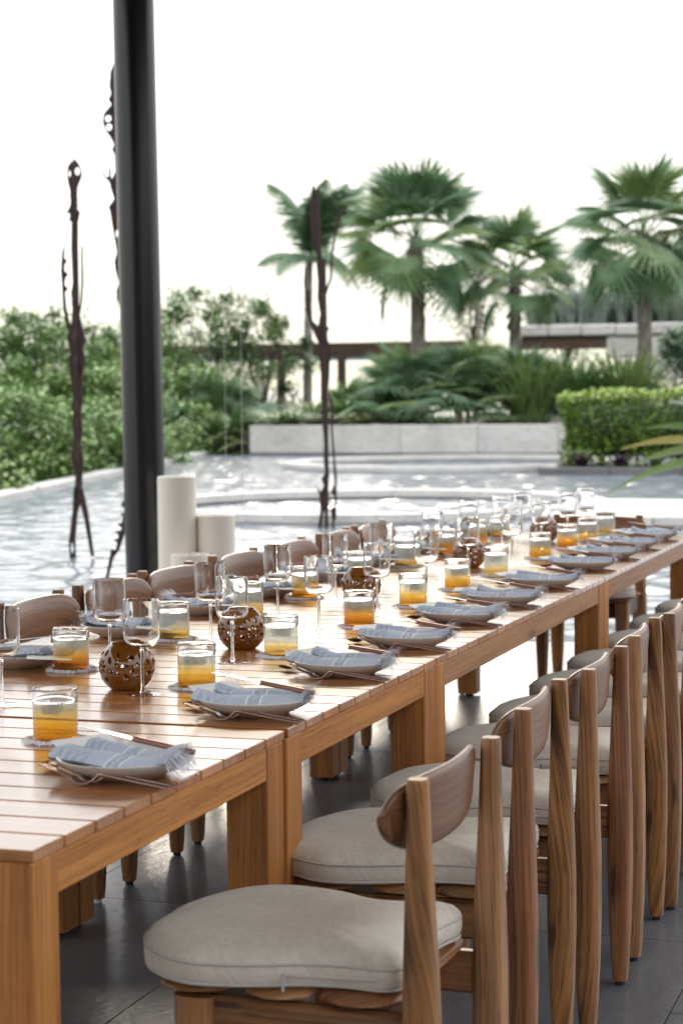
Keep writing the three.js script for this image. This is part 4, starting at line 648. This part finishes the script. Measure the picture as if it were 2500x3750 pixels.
[-1.751, -2.36, -2.934, -3.458, -4.053, -4.631, -5.177, -5.75, -6.1, -6.42].slice(0, 9).forEach((z, i) => drink(i, 'L', [-0.783, -0.776, -0.78, -0.788, -0.8, -0.796, -0.793, -0.81, -0.80][i], z, LV[i], 690 + i));
[-1.219, -1.867, -2.351, -2.953, -3.424, -3.961, -4.606, -5.35, -5.73, -6.2].forEach((z, i) => wine(i, 'L', [-0.688, -0.735, -0.666, -0.696, -0.674, -0.687, -0.687, -0.74, -0.697, -0.72][i], z));

// pierced ceramic globes
{
  const R = 0.0625, yc = 0.052, prof = [], n = 22; const y2a = (y) => Math.acos(Math.max(-1, Math.min(1, y)));
  prof.push([0.0001, 0.0]); prof.push([0.03, 0.0]); for (let i = 0; i <= n; i++) { const a = -0.98 + (0.98 + 0.93) * (i / n); prof.push([Math.cos(a) * R, yc + Math.sin(a) * R]); }
  const last = prof[prof.length - 1]; prof.push([last[0] - 0.0015, last[1] + 0.0022], [last[0] - 0.0045, last[1] + 0.001]);
  for (let i = 0; i <= n; i++) { const a = 0.90 - (0.90 + 0.92) * (i / n); prof.push([Math.cos(a) * (R - 0.0055), yc + Math.sin(a) * (R - 0.0055)]); } prof.push([0.0001, 0.006]);
  const shell = mergeVertices((() => { const g = lathe(prof, 64); g.deleteAttribute('normal'); return g; })(), 1e-6); shell.computeVertexNormals();
  const cut = [], hole = (az, el, rx, ry, tw) => { const g = new THREE.SphereGeometry(1, 12, 8).scale(rx, ry, 0.016); g.rotateZ(tw).translate(0, 0, R - 0.003).rotateX(-el).rotateY(az).translate(0, yc, 0); cut.push(g); };
  for (let f = 0; f < 4; f++) { const az = f * 1.571 + 0.2, el = [0.02, -0.12, 0.06, -0.05][f]; hole(az, el, 0.0023, 0.0023, 0);
    for (let p = 0; p < 8; p++) { const t = p * 0.7854 + 0.1, d = 0.21; hole(az + Math.cos(t) * d, el + Math.sin(t) * d, 0.0062, 0.0034, t); const d2 = 0.52, t2 = t + 0.39; if (Math.abs(Math.sin(t2) * d2 + el) < 0.62) hole(az + Math.cos(t2) * d2 * 1.02, el + Math.sin(t2) * d2, 0.0092, 0.0055, t2 + (p % 2 ? 0.2 : 1.4)); }
    for (const e of [-0.5, -0.16, 0.2, 0.5]) hole(az + 0.785, e, 0.0075, 0.0042, e * 2 + 0.6); }
  let g; { const a = new Brush(shell); const b = new Brush(mergeGeometries(cut)); a.updateMatrixWorld(); b.updateMatrixWorld(); const ev = new Evaluator(); ev.attributes = ['position', 'normal', 'uv']; ev.useGroups = false; g = ev.evaluate(a, b, SUBTRACTION).geometry; }
  const L = ['in front of the nearest pool-side tumbler', 'second from the camera, before a pale-based tumbler', 'third from the camera, half hidden behind an amber tumbler', 'fourth from the camera, behind a wine stem', 'farthest along the tables'];
  [[-0.529, -1.511], [-0.534, -2.237], [-0.59, -3.43], [-0.562, -4.66], [-0.56, -5.93]].forEach(([x, z], i) => placed('globe', () => { const k = thing('pierced_globe', '', 'candle holder'); part('shell', g, MT.ceramic, k); part('tealight', lathe([[0.0001, 0.007], [0.018, 0.007], [0.018, 0.021], [0.016, 0.0205], [0.0001, 0.0200]], 24), MT.wax, k); return k; }, [x, TOP, z], [2.2, 0.9, 2.75, 1.9, 0.4][i], `glossy brown pierced ceramic globe ${L[i]}`, 'candle holder', 'pierced globes along the middle of the tables'));
}
// ---------------------------------------------------------------- pillar candles by the column
for (const [x, z, R, h, l, s] of [[-3.185, -8.10, 0.111, 0.935, 'tallest of three ivory pillar candles beside the black column', 1], [-2.985, -8.19, 0.111, 0.71, 'middle-height ivory pillar candle, right of the tallest', 2], [-3.04, -7.93, 0.108, 0.505, 'shortest ivory pillar candle in front of the other two', 3]]) {
  const k = thing('pillar_candle', l, 'candle', [x, 0.0, z], 0, 'pillar candles beside the column');
  part('wax', lathe([[0.0001, 0.001], [R - 0.003, 0.001], [R, 0.004], [R * 1.002, h * 0.5], [R, h - 0.006], [R - 0.003, h], [R - 0.012, h - 0.001], [R - 0.02, h - 0.012], [R * 0.6, h - 0.02], [0.0001, h - 0.022]], 56), MT.wax, k);
  part('wick', new THREE.CylinderGeometry(0.0022, 0.0022, 0.025, 8).translate(0, h - 0.01, 0), MT.wick, k);
}
// ---------------------------------------------------------------- cut-steel sculptures in the pool
function plate2d(pts, holes, S, cx, y0, th, z) { // outline in drawing units -> metres
  const m = ([x, y]) => new THREE.Vector2((x - cx) / S, (y0 - y) / S), s = new THREE.Shape(pts.map(m));
  for (const [hx, hy, rx, ry] of holes || []) { const p = new THREE.Path(), c = m([hx, hy]); p.absellipse(c.x, c.y, rx / S, ry / S, 0, Math.PI * 2, true); s.holes.push(p); }
  return new THREE.ExtrudeGeometry(s, { depth: th, bevelEnabled: true, bevelThickness: 0.003, bevelSize: 0.003, bevelSegments: 1, curveSegments: 10 }).translate(0, 0, z - th / 2);
}
{
  const k = thing('steel_sculpture', 'rusty cut-steel figure with two ringed heads, left of the black column', 'sculpture', [-6.36, -0.02, -13.45], 0.28), S = 264.5, c = 185, y0 = 1272, P = (n, a, h, th = 0.03, z = 0) => part(n, plate2d(a, h, S, c, y0, th, z), MT.rust, k);
  P('leg', [[160, 1280], [158, 1235], [168, 1165], [172, 1110], [187, 1110], [188, 1135], [178, 1170], [172, 1230], [172, 1276]], [[165, 1250, 3.5, 13]]);
  P('leg', [[184, 1105], [194, 1112], [205, 1170], [217, 1268], [211, 1268], [197, 1182], [187, 1140]], null, 0.03, 0.05);
  P('body', [[174, 1130], [176, 1080], [167, 1040], [174, 1000], [171, 960], [174, 938], [169, 926], [175, 900], [168, 850], [165, 812], [170, 800], [163, 760], [172, 740], [176, 700], [174, 660], [178, 640], [176, 560], [178, 500], [172, 496], [180, 474], [176, 452], [182, 420], [191, 420], [190, 470], [196, 478], [191, 500], [190, 560], [190, 640], [190, 700], [196, 738], [205, 770], [197, 790], [203, 812], [196, 850], [193, 890], [195, 912], [190, 930], [193, 980], [188, 1010], [194, 1045], [190, 1090], [189, 1130]], [[183, 560, 3, 9], [178, 780, 2.6, 9], [190, 835, 2, 11], [181, 1030, 3, 7]]);
  { const f = k.children[2].clone(); f.name = 'fin'; f.scale.set(0.6, 0.985, 1); f.rotation.y = 1.2; k.add(f); }
  P('head', [[177, 362], [170, 372], [167, 388], [169, 408], [174, 430], [173, 442], [176, 448], [172, 466], [164, 478], [172, 478], [172, 486], [179, 486], [179, 362]], [[172.5, 389, 3.8, 8]], 0.02, -0.04);
  P('head', [[185, 357], [192, 362], [200, 374], [204, 388], [202, 402], [194, 420], [190, 444], [194, 452], [190, 456], [194, 464], [190, 470], [194, 480], [189, 490], [186, 506], [182, 500], [184, 470]], [[194.5, 386, 6, 9]], 0.02, 0.04);
  P('arm', [[159, 546], [152, 570], [149, 610], [151, 650], [152, 690], [158, 732], [169, 772], [174, 752], [163, 720], [158, 690], [156, 660], [163, 652], [155, 642], [157, 628], [164, 618], [155, 610], [156, 596], [162, 588], [155, 580]], null, 0.02, -0.05);
  P('arm', [[200, 552], [203, 560], [203.5, 640], [199, 690], [191, 724], [187, 716], [196, 690], [200, 640]], null, 0.02, 0.05);
}
{
  const k = thing('steel_sculpture', 'tallest rusty cut-steel figure, mostly hidden behind the black column', 'sculpture', [-5.205, -0.02, -11.75], 0.3), S = 299, c = 262, y0 = 1318, Q = ([x, y]) => [(200 + x * 0.4684) / 1.5944, (200 + y * 0.4684) / 1.5944], W = ([x, y]) => [x * 0.28, 752.6 + y * 0.28], P = (n, a, h, th = 0.03, z = 0) => part(n, plate2d(a, h, S, c, y0, th, z), MT.rust, k);
  const edge = [[478, 30], [450, 100], [440, 210], [452, 270], [430, 312], [455, 350], [395, 420], [384, 480], [400, 545], [440, 600], [470, 660], [452, 700], [472, 740], [474, 830], [476, 900]].map(Q), lower = [[470, 880], [445, 935], [425, 935], [440, 1005], [463, 1080], [455, 1100], [420, 1140], [430, 1180], [445, 1290], [455, 1350], [478, 1500], [458, 1570], [465, 1640], [490, 1740], [468, 1800], [475, 1870], [512, 1960], [500, 2050], [505, 2300]].map(Q);
  P('head', [...edge, [290, 460], [285, 300], [282, 140]], [[(200 + 423 * 0.4684) / 1.5944, (200 + 458 * 0.4684) / 1.5944, 8.2, 9], [(200 + 428 * 0.4684) / 1.5944, (200 + 525 * 0.4684) / 1.5944, 8.2, 9]]);
  P('body', [...lower, [276, 900], [282, 1090], [298, 1090], [306, 900], [302, 700], [296, 600], [288, 450]], [[(200 + 478 * 0.4684) / 1.5944, (200 + 1352 * 0.4684) / 1.5944, 4, 10]], 0.03, 0.004);
  P('claw', [[376, 860], [382, 902], [402, 912], [418, 900], [420, 840], [428, 838], [428, 905], [442, 942], [430, 975], [415, 935], [385, 912], [370, 885]].map(Q), null, 0.02, -0.04);
  P('leg', [[1015, 1320], [962, 1398], [958, 1420], [985, 1440], [978, 1478], [940, 1490], [972, 1502], [960, 1560], [922, 1570], [958, 1600], [945, 1632], [903, 1630], [930, 1660], [925, 1692], [893, 1700], [918, 1722], [905, 1785], [865, 1780], [853, 1850], [812, 2040], [826, 2046], [878, 1850], [925, 1790], [975, 1650], [1002, 1560], [1018, 1480], [1030, 1420]].map(W), null, 0.03, 0.05);
  P('leg', [[282, 1080], [298, 1080], [306, 1200], [312, 1318], [304, 1318], [296, 1210]], null, 0.03, -0.05);
}
{
  const k = thing('steel_sculpture', 'slender rusty cut-steel figure in front of the feather palm', 'sculpture', [-5.5, -0.02, -17.65], 0.3), S = 219, c = 742, y0 = 1203, Q = ([x, y]) => [595.8 + x * 0.3733, 376.3 + y * 0.3733], P = (n, a, h, th = 0.035, z = 0) => part(n, plate2d(a.map(Q), h, S, c, y0, th, z), MT.rust, k);
  P('body', [[330, 2240], [350, 2120], [344, 2010], [322, 1965], [352, 1998], [374, 1962], [360, 1920], [382, 1880], [374, 1800], [380, 1700], [370, 1600], [365, 1500], [360, 1400], [362, 1250], [350, 1150], [350, 1080], [300, 965], [275, 870], [268, 760], [296, 750], [302, 860], [312, 940], [348, 975], [362, 900], [346, 800], [350, 700], [342, 600], [350, 530], [372, 530], [380, 700], [385, 800], [396, 900], [388, 960], [416, 990], [400, 1010], [405, 1060], [436, 1120], [416, 1200], [412, 1300], [400, 1400], [396, 1500], [400, 1600], [392, 1700], [396, 1800], [406, 1905], [380, 1965], [386, 2040], [374, 2100], [352, 2240]], [[595.8 + 392 * 0.3733, 376.3 + 1030 * 0.3733, 1.6, 5]]);
  { const f = k.children[0].clone(); f.name = 'fin'; f.scale.set(0.5, 0.98, 1); f.rotation.y = 1.3; k.add(f); }
  P('strand', [[415, 1370], [440, 1480], [430, 1600], [436, 1700], [452, 1900], [450, 2060], [446, 2160], [430, 2200], [446, 2240], [418, 2242], [424, 2180], [412, 2110], [438, 2085], [440, 2028], [415, 2000], [440, 1955], [430, 1750], [420, 1600], [425, 1500], [408, 1400]], null, 0.02, 0.05);
  P('mast', [[318, 120], [330, 104], [342, 150], [345, 330], [356, 540], [342, 540], [316, 430], [304, 300]], null, 0.02, -0.03); P('mast', [[352, 108], [362, 180], [370, 400], [372, 545], [352, 545], [350, 300]], null, 0.02, 0.03);
  P('arm', [[500, 240], [508, 262], [462, 430], [440, 560], [436, 684], [402, 776], [392, 770], [424, 680], [430, 540], [452, 430], [480, 270]], null, 0.02, 0.05);
  P('arm', [[268, 600], [276, 640], [272, 770], [284, 800], [268, 800], [262, 700]], null, 0.02, -0.05);
}
const renderer = new THREE.WebGLRenderer({ antialias: true });
renderer.toneMapping = THREE.LinearToneMapping; renderer.toneMappingExposure = EXPOSURE; renderer.shadowMap.enabled = true;
renderer.render(scene, camera);
